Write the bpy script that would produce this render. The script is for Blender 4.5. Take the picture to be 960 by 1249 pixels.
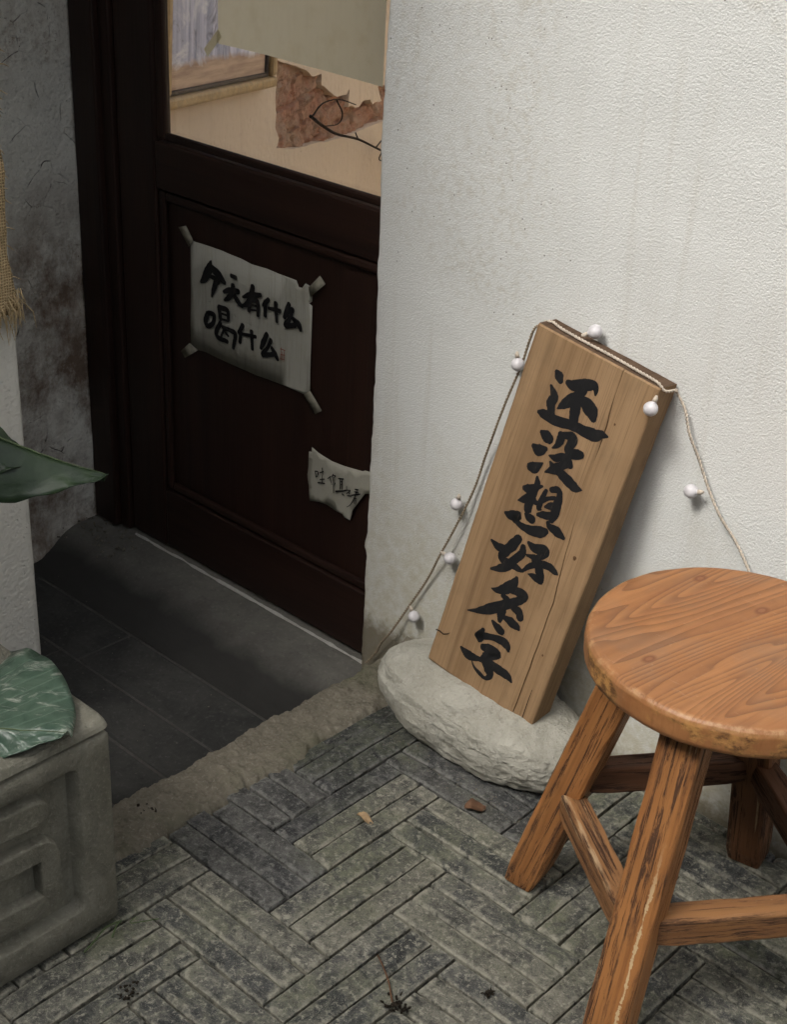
import bpy, bmesh, math, random
from mathutils import Vector, Matrix, noise
random.seed(7)
for o in list(bpy.data.objects): bpy.data.objects.remove(o)
SC = bpy.context.scene
COL = SC.collection
# ---------------------------------------------------------------- camera
CR = Vector((0.72969575, 0.68230231, 0.04480697))
CU = Vector((-0.34646125, 0.31244129, 0.88450271))
CF = Vector((-0.58949869, 0.66094175, -0.46437839))
CAM = Vector((0, 0, 1.3))
cd = bpy.data.cameras.new('camera'); cam = bpy.data.objects.new('camera', cd); COL.objects.link(cam)
cam.matrix_world = Matrix(((CR.x, CU.x, -CF.x, CAM.x), (CR.y, CU.y, -CF.y, CAM.y), (CR.z, CU.z, -CF.z, CAM.z), (0, 0, 0, 1)))
cd.sensor_fit = 'HORIZONTAL'; cd.sensor_width = 36; cd.lens = 1770 / 960 * 36
cd.clip_start = .05; cd.clip_end = 500
SC.camera = cam
SC.render.resolution_x = 788; SC.render.resolution_y = 1024
# ---------------------------------------------------------------- sky, sun, exposure
SUN_EL, SUN_AZ = math.radians(52), math.radians(-6)      # azimuth measured from -Y towards +X of where the light comes from
wd = bpy.data.worlds.new('World'); SC.world = wd; wd.use_nodes = True
wn = wd.node_tree; wn.nodes.clear()
sky = wn.nodes.new('ShaderNodeTexSky'); sky.sky_type = 'NISHITA'; sky.sun_disc = False
sdir = Vector((math.sin(SUN_AZ) * math.cos(SUN_EL), -math.cos(SUN_AZ) * math.cos(SUN_EL), math.sin(SUN_EL)))   # towards the sun
sky.sun_elevation = SUN_EL; sky.sun_rotation = math.atan2(sdir.x, sdir.y)
sky.air_density = 1.0; sky.dust_density = 6.0; sky.ozone_density = .6
bg = wn.nodes.new('ShaderNodeBackground'); bg.inputs[1].default_value = .14
wo = wn.nodes.new('ShaderNodeOutputWorld')
hs = wn.nodes.new('ShaderNodeHueSaturation'); hs.inputs['Saturation'].default_value = .35      # overcast: a whiter sky
wn.links.new(sky.outputs[0], hs.inputs['Color']); wn.links.new(hs.outputs[0], bg.inputs[0]); wn.links.new(bg.outputs[0], wo.inputs[0])
sl = bpy.data.lights.new('sun', 'SUN'); sl.energy = .95; sl.angle = math.radians(14); sl.color = (1, .965, .91)
so = bpy.data.objects.new('sun', sl); COL.objects.link(so); so.location = (0, 0, 6)
so.rotation_euler = (-sdir).to_track_quat('-Z', 'Y').to_euler()
SC.view_settings.view_transform = 'Standard'; SC.view_settings.look = 'None'
SC.view_settings.exposure = .78; SC.view_settings.gamma = 1; SC.view_settings.use_curve_mapping = False
SC.cycles.max_bounces = 6; SC.cycles.diffuse_bounces = 3; SC.cycles.glossy_bounces = 2; SC.cycles.transmission_bounces = 5; SC.cycles.use_adaptive_sampling = True; SC.cycles.adaptive_threshold = .04; SC.cycles.adaptive_min_samples = 24; SC.cycles.caustics_reflective = False; SC.cycles.caustics_refractive = False
# ---------------------------------------------------------------- traced lettering and outlines (0.1 mm, on each sheet's own plane)
BOARD=[[[492,4994,46,548,4957,111,604,4893,65],[484,4784,28,554,4712,83,592,4648,108,567,4571,111,592,4508,102,628,4433,93],[435,4363,46,533,4376,111,723,4379,121,974,4434,111,1173,4454,121,1330,4471,139,1428,4531,93,1519,4547,22],[703,4933,65,796,4933,121,949,5014,130,1070,5068,111,1128,5034,74,1149,4963,19],[972,4957,93,917,4838,111,835,4733,130,752,4626,93,689,4539,19],[912,4772,130,947,4633,130,978,4501,102],[946,4816,74,1079,4792,148,1183,4735,158,1243,4652,74]],[[574,4133,46,655,4118,130,739,4095,111],[526,3897,56,628,3884,139,730,3954,56],[577,3596,93,661,3632,130,756,3750,15],[866,4256,74,888,4174,102,864,4076,65,809,4009,15],[884,4238,74,1026,4302,93,1068,4249,111,1039,4121,93,1095,4076,111,1204,4118,111,1258,4139,83],[807,3893,22,908,3909,83,1027,3982,93,1098,3963,93,1164,3913,65],[1119,3937,74,1036,3853,93,946,3757,111,827,3650,15],[847,3819,28,934,3760,111],[1008,3762,93,1150,3724,121,1315,3680,111,1430,3696,19]],[[603,3277,61,676,3301,107,786,3386,69,865,3446,27],[741,3527,34,776,3437,76,770,3289,92,753,3149,107,770,3011,99,781,2972,38],[766,3254,76,668,3134,92,577,3067,15],[787,3200,92,854,3176,61],[941,3424,46,919,3275,69,917,3143,69,960,3132,27],[1004,3467,61,1091,3515,76,1152,3469,76,1168,3318,107,1172,3174,107,1161,3067,69],[918,3233,61,1004,3330,46,1103,3394,46],[1002,3200,30,1072,3247,84,1145,3288,84],[936,3040,46,1029,3085,84,1168,3140,92],[451,2800,34,538,2805,107,661,2867,107,629,2783,69,680,2770,61,776,2759,84,931,2782,114,1071,2839,130,1153,2895,69],[753,2952,30,818,2932,92,891,2932,99],[1121,3023,46,1176,2982,76,1304,2974,114,1429,2946,46]],[[791,2576,92,733,2441,122,663,2282,114,613,2167,84,698,2141,99,823,2156,92,935,2155,69,1016,2161,30],[386,2309,34,514,2279,92,622,2291,107],[893,2502,69,908,2393,99,839,2259,99,760,2101,114,644,1988,84,521,1911,27],[983,2412,30,1115,2449,76],[945,2596,43,1067,2571,107,1205,2636,107,1248,2595,92,1174,2484,76,1131,2408,84,1201,2366,92,1273,2275,107,1320,2177,69,1198,2187,76,1103,2172,15],[1010,2175,38,1098,2304,69,1237,2413,84,1367,2449,92,1483,2427,69,1530,2417,18]],[[961,2026,44,943,1913,117,846,1765,125,726,1673,70,638,1649,19],[911,1796,78,1064,1846,109,1160,1844,117,1149,1775,94,1042,1655,109,872,1495,125,686,1315,125,531,1199,62,383,1114,12],[840,1654,62,943,1638,86],[920,1471,94,916,1378,109,929,1268,55],[1052,1581,78,1169,1574,109,1223,1492,86],[977,1362,50,1095,1366,109,1216,1352,94,1262,1332,39]],[[821,1206,34,941,1158,102,1025,1143,94],[734,1001,47,699,846,125,761,904,94,913,975,78,1092,1018,109,1183,985,94,1223,929,31],[804,737,78,932,766,133,1066,779,117,1019,693,78,894,629,109],[876,598,94,958,540,125,1037,461,125,1074,401,86,1021,318,47,919,325,55,785,368,31,716,435,12],[477,520,34,617,483,117,731,502,94,839,536,62,1006,572,94,1163,574,117,1341,572,102,1431,524,28]]]
POSTER=[[[-18449,5103,29,-18511,4935,123,-18627,4751,102,-18734,4654,35],[-18464,5002,73,-18265,4907,117,-18089,4806,53],[-18490,4823,41,-18369,4818,64,-18267,4777,82],[-18326,4762,82,-18391,4612,73,-18439,4466,29]],[[-17934,4978,53,-17803,4973,58],[-18123,4638,44,-17980,4707,70,-17739,4747,64],[-17883,4818,76,-17901,4697,70,-18004,4562,70,-18107,4494,35],[-17884,4687,58,-17762,4567,76,-17640,4499,41]],[[-17640,4677,29,-17458,4756,76,-17182,4837,53],[-17381,4933,76,-17424,4765,82,-17523,4593,70,-17653,4520,29],[-17458,4635,58,-17480,4476,64],[-17458,4671,58,-17266,4703,64,-17252,4455,53],[-17458,4583,26,-17266,4621,26],[-17459,4507,26,-17266,4539,26]],[[-16992,4808,58,-17076,4725,64,-17139,4662,29],[-17067,4712,64,-17074,4493,53],[-16991,4658,41,-16708,4686,58],[-16817,4796,64,-16788,4474,47]],[[-16496,4869,64,-16555,4704,82,-16607,4600,53],[-16414,4803,64,-16472,4638,58,-16572,4475,82],[-16572,4466,64,-16347,4540,64],[-16402,4643,53,-16267,4578,82,-16212,4489,47]],[[-18550,4131,76,-18613,3971,82,-18555,3892,64,-18411,3996,64,-18381,4147,58,-18527,4147,64],[-18252,4324,70,-18210,4116,58],[-18252,4330,70,-18029,4324,64,-18008,4158,53],[-18209,4227,26,-18030,4236,29],[-18210,4126,32,-18008,4142,32],[-18211,4053,64,-18327,3862,70,-18283,3763,64,-18035,3757,58],[-18167,3987,53,-17921,3979,58,-17832,3942,70,-17892,3672,47],[-18113,3981,35,-18206,3808,38],[-18096,3910,32,-18016,3864,35]],[[-17633,4172,64,-17744,3999,53],[-17686,4047,58,-17714,3836,53],[-17656,4009,41,-17307,4058,47],[-17415,4126,64,-17393,3805,47]],[[-17029,4191,64,-17114,4013,76,-17177,3886,47],[-16923,4115,58,-17006,3952,53,-17134,3790,70],[-17134,3780,64,-16878,3867,58],[-16909,3981,47,-16815,3886,76,-16750,3804,41]]]
SEAL=[[[-16698,4022,13,-16581,4027,13],[-16669,4052,10,-16688,3847,10],[-16598,4028,10,-16612,3815,10],[-16689,3924,13,-16588,3939,10],[-16696,3845,10,-16595,3857,10],[-16648,3982,10,-16654,3821,8]]]
NOTE=[[[-15792,2073,23,-15769,1969,20],[-15792,2073,20,-15725,2082,23,-15732,1997,20],[-15769,1976,14,-15728,1999,14],[-15677,2085,20,-15593,2138,23],[-15623,2194,20,-15610,2080,20],[-15673,1959,17,-15569,2005,23],[-15619,2062,14,-15618,1912,17],[-15719,1882,20,-15557,1927,25]],[[-15412,2116,20,-15485,2044,17],[-15430,2087,20,-15398,1994,14],[-15358,2173,23,-15393,2101,14],[-15366,2155,20,-15301,2164,20,-15328,2125,11],[-15347,2132,20,-15335,1831,17],[-15388,1983,14,-15378,1969,14],[-15314,2026,20,-15322,1978,14]],[[-15234,2137,25,-15115,2174,23],[-15189,2161,20,-15190,1953,20],[-15186,2103,14,-15146,2111,14],[-15184,2045,14,-15143,2053,14],[-15142,2149,20,-15144,1971,20],[-15290,1878,34,-15106,1955,28,-15015,2005,20],[-15140,1890,20,-15093,1878,23]],[[-15036,2071,14,-15033,1998,17],[-15079,1980,17,-14960,2018,17,-15030,1932,17],[-15010,1902,20,-14919,1930,20],[-14951,2029,20,-14971,1947,20]],[[-14834,2088,25,-14761,2108,20],[-14850,2037,20,-14759,2057,20],[-14919,1944,20,-14775,2014,31,-14722,2042,20],[-14797,2087,14,-14845,1936,17,-14930,1769,14,-15019,1682,11],[-14835,1925,17,-14849,1816,14],[-14835,1925,14,-14799,1924,17,-14821,1811,14]]]
POSTER_OUT=[[-19022,5326],[-18435,5343],[-18192,5343],[-17714,5319],[-17458,5295],[-17080,5318],[-16749,5301],[-16363,5300],[-16300,5201],[-16220,5213],[-16143,5309],[-15992,5283],[-15993,5037],[-16063,4988],[-15983,4967],[-15994,3447],[-16095,3368],[-16723,3369],[-17327,3336],[-18221,3349],[-18659,3362],[-18870,3341],[-19068,3337]]
TAPES=[[[-19315,5494],[-19106,5568],[-18917,5346],[-19040,5206]],[[-15795,5535],[-15667,5426],[-16011,5119],[-16055,5266]],[[-19326,3194],[-19219,3087],[-18846,3348],[-19080,3422]],[[-16116,3370],[-15975,3499],[-15682,3224],[-15841,3108]]]
NOTE_OUT=[[-15973,2373],[-15916,2383],[-15909,2477],[-15764,2432],[-15422,2385],[-15124,2405],[-14724,2450],[-14657,2489],[-14475,2513],[-14472,2137],[-14641,2065],[-14802,1804],[-14906,1659],[-14956,1443],[-15103,1446],[-15143,1491],[-15313,1500],[-15524,1524],[-15697,1511],[-15939,1441],[-15966,1721],[-16016,1915],[-15989,2225]]
PATCH=[[6212,6878],[7180,6605],[8305,6298],[8802,6065],[9506,6001],[9526,5725],[10389,5381],[10837,5202],[11742,5096],[11958,5218],[11894,4740],[12737,4575],[13339,4627],[13976,4539],[14258,4347],[15188,4272],[14720,4745],[15953,4591],[17143,4266],[17428,3507],[15695,3635],[14339,3771],[12330,3953],[10054,4247],[7627,4628],[6256,4933],[6426,5126],[6158,5412],[6238,5736],[6146,5978],[6222,6409]]
TWIG=[[[7782,5369],[8771,4957],[10036,4474],[11861,3953],[13630,3326],[15723,2588]],[[7975,5301],[8739,5479],[9969,5335],[11418,4931]],[[9760,5344],[10255,4936],[10016,4732],[8975,4884]],[[13630,3326],[14395,3370],[14535,3304]],[[14441,3038],[14068,2908],[14751,2715]],[[15141,2808],[14962,3102],[15461,3029]],[[11861,3953],[11607,4173]]]
SHEET=[[-18414,8692],[-17367,8696],[-16384,8671],[-15504,8654],[-14766,8631],[-14808,9854],[-18401,9379]]
# ---------------------------------------------------------------- helpers
def link(name, me, mat=None, parent=None, mw=None, smooth=False):
    o = bpy.data.objects.new(name, me); COL.objects.link(o)
    if mat: me.materials.append(mat)
    if smooth:
        for p in me.polygons: p.use_smooth = True
    if mw is not None: o.matrix_basis = mw
    if parent: o.parent = parent
    return o
def empty(name, loc=(0, 0, 0), mw=None):
    o = bpy.data.objects.new(name, None); COL.objects.link(o); o.empty_display_size = .05
    if mw is not None: o.matrix_basis = mw
    else: o.location = loc
    return o
def tag(o, label=None, cat=None, group=None, kind=None):
    if label: o['label'] = label
    if cat: o['category'] = cat
    if group: o['group'] = group
    if kind: o['kind'] = kind
    return o
def bm_obj(name, bm, mat, parent=None, mw=None, smooth=False):
    me = bpy.data.meshes.new(name); bmesh.ops.recalc_face_normals(bm, faces=bm.faces); bm.to_mesh(me); bm.free()
    return link(name, me, mat, parent, mw, smooth)
def py_obj(name, vs, fs, mat, parent=None, mw=None, smooth=False):
    me = bpy.data.meshes.new(name); me.from_pydata([tuple(v) for v in vs], [], fs); me.update()
    return link(name, me, mat, parent, mw, smooth)
def add_box(bm, x0, x1, y0, y1, z0, z1, bev=0, seg=2):
    r = bmesh.ops.create_cube(bm, size=1)
    bmesh.ops.scale(bm, vec=(x1 - x0, y1 - y0, z1 - z0), verts=r['verts'])
    bmesh.ops.translate(bm, vec=((x0 + x1) / 2, (y0 + y1) / 2, (z0 + z1) / 2), verts=r['verts'])
    if bev:
        es = list({e for v in r['verts'] for e in v.link_edges})
        bmesh.ops.bevel(bm, geom=es, offset=bev, segments=seg, profile=.5, affect='EDGES')
def box(name, x0, x1, y0, y1, z0, z1, mat, parent=None, bev=0, seg=2, mw=None):
    bm = bmesh.new(); add_box(bm, x0, x1, y0, y1, z0, z1, bev, seg)
    return bm_obj(name, bm, mat, parent, mw)
def nz(x, y, z, s=1.0, oct=3):
    return noise.fractal(Vector((x * s, y * s, z * s)), 1.0, 2.0, oct)
def grid(nx, ny, f):
    vs = [f(i / nx, j / ny) for j in range(ny + 1) for i in range(nx + 1)]
    w = nx + 1
    fs = [(j * w + i, j * w + i + 1, (j + 1) * w + i + 1, (j + 1) * w + i) for j in range(ny) for i in range(nx)]
    return vs, fs
def tube(pts, rad, n=6, closed=False):
    vs, fs = [], []
    up = Vector((0.13, 0.21, 1)).normalized()
    for i, p in enumerate(pts):
        p = Vector(p); a = Vector(pts[max(i - 1, 0)]); b = Vector(pts[min(i + 1, len(pts) - 1)])
        t = (b - a).normalized()
        u = t.cross(up)
        if u.length < 1e-3: u = t.cross(Vector((1, 0, 0)))
        u.normalize(); v = t.cross(u)
        r = rad[i] if isinstance(rad, (list, tuple)) else rad
        for k in range(n):
            an = 2 * math.pi * k / n
            vs.append(p + (u * math.cos(an) + v * math.sin(an)) * r)
    for i in range(len(pts) - 1):
        for k in range(n):
            fs.append((i * n + k, i * n + (k + 1) % n, (i + 1) * n + (k + 1) % n, (i + 1) * n + k))
    fs.append(tuple(range(n - 1, -1, -1))); fs.append(tuple((len(pts) - 1) * n + k for k in range(n)))
    return vs, fs
def catmull(pts, n):
    P = [Vector(p) for p in pts]; P = [P[0] * 2 - P[1]] + P + [P[-1] * 2 - P[-2]]
    out = []
    for i in range(1, len(P) - 2):
        for k in range(n):
            t = k / n
            out.append(.5 * ((2 * P[i]) + (P[i + 1] - P[i - 1]) * t + (2 * P[i - 1] - 5 * P[i] + 4 * P[i + 1] - P[i + 2]) * t * t + (3 * P[i] - P[i - 1] - 3 * P[i + 1] + P[i + 2]) * t ** 3))
    out.append(P[-2]); return out
def merge(parts):
    vs, fs = [], []
    for v, f in parts:
        b = len(vs); vs += list(v); fs += [tuple(i + b for i in q) for q in f]
    return vs, fs
def frame_mw(o, x, y, z):
    return Matrix(((x.x, y.x, z.x, o.x), (x.y, y.y, z.y, o.y), (x.z, y.z, z.z, o.z), (0, 0, 0, 1)))
# ---------------------------------------------------------------- material helpers
class NT:
    def __init__(s, name, rough=.8, spec=.3):
        s.m = bpy.data.materials.new(name); s.m.use_nodes = True
        s.t = s.m.node_tree; s.b = s.t.nodes['Principled BSDF']
        s.b.inputs['Roughness'].default_value = rough; s.b.inputs['Specular IOR Level'].default_value = spec
        s.tc = s.t.nodes.new('ShaderNodeTexCoord')
    def n(s, t, **k):
        x = s.t.nodes.new('ShaderNode' + t)
        for a, b in k.items(): setattr(x, a, b)
        return x
    def l(s, a, b): s.t.links.new(a, b)
    def put(s, sock, v):
        if hasattr(v, 'is_output') or isinstance(v, bpy.types.NodeSocket): s.l(v, sock)
        else: sock.default_value = v
    def co(s, sc=(1, 1, 1), kind='Object', rot=(0, 0, 0), loc=(0, 0, 0)):
        mp = s.n('Mapping'); mp.inputs['Scale'].default_value = sc; mp.inputs['Rotation'].default_value = rot; mp.inputs['Location'].default_value = loc
        s.l(s.tc.outputs[kind], mp.inputs[0]); return mp.outputs[0]
    def wco(s, sc=(1, 1, 1)):
        g = s.n('NewGeometry'); mp = s.n('Mapping'); mp.inputs['Scale'].default_value = sc
        s.l(g.outputs['Position'], mp.inputs[0]); return mp.outputs[0]
    def noise(s, co, scale, det=6, rough=.6, dist=0):
        x = s.n('TexNoise'); s.l(co, x.inputs['Vector']); x.inputs['Scale'].default_value = scale
        x.inputs['Detail'].default_value = det; x.inputs['Roughness'].default_value = rough; x.inputs['Distortion'].default_value = dist
        return x.outputs['Fac']
    def n_warp(s, co, scale, amt):
        x = s.n('TexNoise'); s.l(co, x.inputs['Vector']); x.inputs['Scale'].default_value = scale
        m = s.n('VectorMath', operation='MULTIPLY_ADD'); s.l(x.outputs['Color'], m.inputs[0]); m.inputs[1].default_value = (amt,) * 3; s.l(co, m.inputs[2]); return m.outputs[0]
    def zpos(s):
        g = s.n('NewGeometry'); x = s.n('SeparateXYZ'); s.l(g.outputs['Position'], x.inputs[0]); return x.outputs[2]
    def vor(s, co, scale, feat='F1'):
        x = s.n('TexVoronoi', feature=feat); s.l(co, x.inputs['Vector']); x.inputs['Scale'].default_value = scale
        return x.outputs['Distance']
    def ramp(s, v, a, b, lo=0, hi=1):
        x = s.n('MapRange', clamp=True); s.l(v, x.inputs[0])
        for i, q in zip((1, 2, 3, 4), (a, b, lo, hi)): x.inputs[i].default_value = q
        return x.outputs[0]
    def math(s, op, a, b=0.0):
        x = s.n('Math', operation=op); s.put(x.inputs[0], a); s.put(x.inputs[1], b); return x.outputs[0]
    def mix(s, f, a, b, mode='MIX'):
        x = s.n('Mix', data_type='RGBA', blend_type=mode); s.put(x.inputs[0], f)
        for sk, v in ((x.inputs[6], a), (x.inputs[7], b)): s.put(sk, (*v, 1) if isinstance(v, tuple) and len(v) == 3 else v)
        return x.outputs[2]
    def color(s, c): s.put(s.b.inputs['Base Color'], (*c, 1) if isinstance(c, tuple) else c)
    def rough(s, r): s.put(s.b.inputs['Roughness'], r)
    def bump(s, h, st=.5, dist=.005):
        x = s.n('Bump'); x.inputs['Strength'].default_value = st; x.inputs['Distance'].default_value = dist
        s.l(h, x.inputs['Height'])
        if s.b.inputs['Normal'].is_linked:
            s.l(s.b.inputs['Normal'].links[0].from_socket, x.inputs['Normal'])
        s.l(x.outputs[0], s.b.inputs['Normal']); return x

def m_plaster(name, base, dirt, stip=420, amt=.5, grime=.5, seed=0.0, old=False):
    t = NT(name, .93, .15); c = t.co(loc=(seed, seed, seed))
    big = t.noise(c, 2.4, 4, .6, .5); mid = t.noise(c, 14, 4); fine = t.noise(c, stip * .55, 2, .55)
    cells = t.vor(c, stip * .35); sp_ = t.noise(c, 90, 4, .75)
    col = t.mix(t.ramp(big, .35, .7), base, tuple(v * .94 for v in base))
    col = t.mix(t.ramp(mid, .45, .75, 0, .18), col, tuple(b * .75 + d * .25 for b, d in zip(base, dirt)))
    st = t.math('MULTIPLY', t.ramp(big, .52, .66, 0, grime), t.ramp(sp_, .47, .64))
    col = t.mix(st, col, dirt)
    drip = t.math('MULTIPLY', t.ramp(t.noise(t.co((26, 26, 1.1), loc=(seed, 2, 1)), 1, 3, .65, .5), .55, .72, 0, .45), t.ramp(big, .54, .44)); col = t.mix(drip, col, tuple(b * .5 + d * .5 for b, d in zip(base, dirt)))
    sp = t.math('MULTIPLY', t.ramp(t.vor(c, 60), .085, .04), t.ramp(big, .50, .56))
    col = t.mix(sp, col, tuple(d * .25 for d in dirt))
    t.color(col)
    h = t.math('ADD', t.math('MULTIPLY', fine, .8), t.math('MULTIPLY', cells, .45))
    pit = t.ramp(t.vor(c, stip * .22), .20, .08)
    h = t.math('SUBTRACT', h, t.math('MULTIPLY', pit, .5))
    t.bump(h, amt, .0030)
    if old:
        cr = t.math('MULTIPLY', t.ramp(t.vor(t.n_warp(c, 11, .05), 13, 'DISTANCE_TO_EDGE'), .011, .002), t.math('MULTIPLY', t.ramp(t.noise(c, 5.5, 3), .53, .6), t.ramp(t.noise(c, 40, 3), .4, .55)))
        br = t.noise(t.co((7, 7, 3), loc=(seed, 1, seed)), 1, 6, .7, .1)
        col = t.mix(t.ramp(br, .50, .70, 0, .6), col, (.30, .22, .15)); col = t.mix(t.ramp(t.noise(c, 160, 5, .7), .54, .7, 0, .35), col, (.12, .10, .08)); low = t.math('MULTIPLY', t.ramp(t.noise(t.co((5, 5, 4), loc=(2, 2, 2)), 1, 7, .75, .1), .40, .58, 0, .9), t.ramp(t.zpos(), .62, .42)); col = t.mix(low, col, (.14, .085, .052))
        col = t.mix(cr, col, (.025, .02, .016)); t.color(col); t.bump(cr, .8, -.004); t.bump(t.noise(c, 22, 6, .7), .6, .012)
    return t.m
def wall_foot(m):      # yellowish damp and moss at the foot of the wall beside the door
    t = NT.__new__(NT); t.m = m; t.t = m.node_tree; t.b = t.t.nodes['Principled BSDF']; t.tc = [n for n in t.t.nodes if n.type == 'TEX_COORD'][0]
    w = t.wco(); s = t.n('SeparateXYZ'); t.l(w, s.inputs[0]); n = t.noise(w, 7, 6, .7, .6); n2 = t.noise(w, 60, 5, .7)
    hgt = t.math('SUBTRACT', s.outputs[2], t.math('MULTIPLY', n, .55)); k = t.ramp(hgt, .12, -.22, 0, .8)
    k2 = t.math('MULTIPLY', k, t.ramp(n2, .35, .6, .35, 1)); src = t.b.inputs['Base Color'].links[0].from_socket
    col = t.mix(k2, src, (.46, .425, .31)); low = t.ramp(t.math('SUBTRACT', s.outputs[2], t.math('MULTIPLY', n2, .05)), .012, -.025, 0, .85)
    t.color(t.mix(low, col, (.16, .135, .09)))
M_WALL = m_plaster('wall_plaster', (.672, .680, .655), (.43, .39, .31), 900, .46, .38)
wall_foot(M_WALL)
M_WALL2 = m_plaster('old_wall_plaster', (.72, .70, .62), (.22, .15, .10), 300, .7, .95, 4.3, True)
M_PILLAR = m_plaster('pillar_plaster', (.60, .585, .53), (.30, .26, .2), 360, .6, .4, 9.1)
M_INNER = m_plaster('inner_plaster', (.78, .625, .47), (.46, .30, .19), 120, .8, .8, 2.2)

def m_brick(name, cols, pale):
    t = NT(name, .86, .25); oi = t.n('ObjectInfo'); r = oi.outputs['Random']
    w = t.wco(); g = t.co(kind='Object')
    cr = t.n('ValToRGB'); t.l(r, cr.inputs[0]); e = cr.color_ramp.elements
    e[0].position = 0; e[0].color = (*cols[0], 1); e[1].position = 1; e[1].color = (*cols[-1], 1)
    for k, q in enumerate(cols[1:-1]): x = e.new((k + 1) / (len(cols) - 1)); x.color = (*q, 1)
    n1 = t.noise(w, 24, 7, .72, .7); n2 = t.noise(w, 120, 6, .75, .3); n3 = t.noise(w, 5.5, 4); n4 = t.noise(w, 520, 4, .75)
    st = t.noise(t.co((14, 150, 60)), 1, 5, .7, .6)                                  # saw marks along the brick
    base = cr.outputs[0]
    col = t.mix(t.ramp(n1, .46, .66, 0, .8), base, tuple(v * 1.7 for v in pale))
    col = t.mix(t.ramp(n1, .46, .34, 0, .8), col, tuple(v * .34 for v in cols[1]))
    col = t.mix(t.ramp(n2, .53, .63, 0, .75), col, tuple(v * 2.5 for v in pale))
    col = t.mix(t.ramp(n2, .45, .33, 0, .75), col, tuple(v * .3 for v in cols[1]))
    col = t.mix(t.ramp(st, .56, .70, 0, .5), col, tuple(v * 1.9 for v in pale))
    col = t.mix(t.ramp(n4, .57, .68, 0, .55), col, tuple(v * 3.0 for v in pale)); col = t.mix(t.ramp(n4, .44, .34, 0, .6), col, (.012, .012, .012))
    moss = t.math('MULTIPLY', t.ramp(n3, .47, .62), t.ramp(n1, .38, .6, 0, .48))
    col = t.mix(moss, col, (.088, .102, .048))
    s = t.n('SeparateXYZ'); t.l(g, s.inputs[0])                                      # pale worn arrises
    ex = t.ramp(t.math('ABSOLUTE', s.outputs[1]), .0112, .0158); ey = t.ramp(t.math('ABSOLUTE', s.outputs[0]), .098, .106)
    ed = t.math('MULTIPLY', t.math('MAXIMUM', ex, ey), t.ramp(t.noise(w, 60, 6, .75), .40, .58, 0, .85))
    col = t.mix(ed, col, tuple(v * 2.3 for v in pale))
    t.color(col); t.rough(t.ramp(n1, .3, .7, .72, .95))
    t.bump(n1, .7, .008); t.bump(n2, .9, .0036); t.bump(n4, .7, .0014)
    return t.m
M_BRICK = m_brick('grey_brick', ((.042, .045, .047), (.075, .078, .076), (.112, .110, .092), (.066, .069, .068), (.145, .140, .112)), (.150, .144, .116))
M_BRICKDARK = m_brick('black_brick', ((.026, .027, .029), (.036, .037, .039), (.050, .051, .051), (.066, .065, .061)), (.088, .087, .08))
def m_rough(name, a, b, c, s1=30, s2=160, bst=.8, bd=.006, rough=.95, green=None):
    t = NT(name, rough, .2); w = t.wco()
    n1 = t.noise(w, s1, 8, .7, .5); n2 = t.noise(w, s2, 6, .7); n3 = t.noise(w, s1 * .2, 4)
    col = t.mix(t.ramp(n1, .38, .66), a, b); col = t.mix(t.ramp(n2, .55, .75, 0, .7), col, c)
    col = t.mix(t.ramp(n2, .42, .28, 0, .6), col, tuple(v * .45 for v in a))
    if green: col = t.mix(t.ramp(n3, .5, .66, 0, .55), col, green)
    t.color(col); t.bump(n1, bst, bd); t.bump(n2, bst * .8, bd * .4)
    return t.m
M_JOINT = m_rough('joint_dirt', (.012, .011, .009), (.02, .018, .014), (.04, .037, .03))
M_MORTAR = m_rough('kerb_mortar', (.165, .148, .113), (.24, .217, .168), (.43, .40, .325), 40, 210, 1, .010, green=(.11, .115, .065))
M_SLAB = m_rough('dark_slab', (.046, .046, .043), (.072, .071, .065), (.13, .127, .117), 11, 110, .6, .005, .85)
M_SILL = m_rough('sill_cement', (.125, .12, .105), (.17, .163, .142), (.24, .23, .2), 12, 150, .5, .004)
def shade_grime_low(m, z0, z1, c):      # soft shade and dirt of the dip, mixed into the colour by height
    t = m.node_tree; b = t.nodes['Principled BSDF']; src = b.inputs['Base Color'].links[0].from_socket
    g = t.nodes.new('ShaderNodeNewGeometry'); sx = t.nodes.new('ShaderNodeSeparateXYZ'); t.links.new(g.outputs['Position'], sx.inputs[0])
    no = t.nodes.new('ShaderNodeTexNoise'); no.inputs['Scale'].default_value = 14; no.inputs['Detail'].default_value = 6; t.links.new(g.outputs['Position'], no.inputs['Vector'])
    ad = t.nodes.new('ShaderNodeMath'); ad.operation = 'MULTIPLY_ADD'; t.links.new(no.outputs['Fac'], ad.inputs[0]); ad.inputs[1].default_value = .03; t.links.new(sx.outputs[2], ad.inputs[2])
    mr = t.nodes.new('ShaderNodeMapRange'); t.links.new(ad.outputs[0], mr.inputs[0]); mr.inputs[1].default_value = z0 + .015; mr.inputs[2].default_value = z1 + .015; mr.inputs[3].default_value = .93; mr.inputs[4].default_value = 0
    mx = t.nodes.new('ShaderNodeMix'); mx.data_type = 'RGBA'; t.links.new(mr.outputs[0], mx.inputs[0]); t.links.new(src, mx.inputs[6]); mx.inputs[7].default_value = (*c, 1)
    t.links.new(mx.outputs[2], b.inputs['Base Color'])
shade_grime_low(M_SILL, -.142, -.112, (.040, .039, .036))
M_SILLJOINT = m_rough('slab_joint', (.08, .078, .07), (.11, .107, .096), (.15, .146, .13), 40, 200)
M_BEAD = m_rough('mortar_bead', (.40, .39, .35), (.5, .49, .45), (.58, .57, .52), 40, 200, .6, .003)
M_STONE = m_rough('pale_stone', (.39, .375, .315), (.49, .475, .41), (.63, .61, .54), 20, 240, 1, .012)
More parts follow.
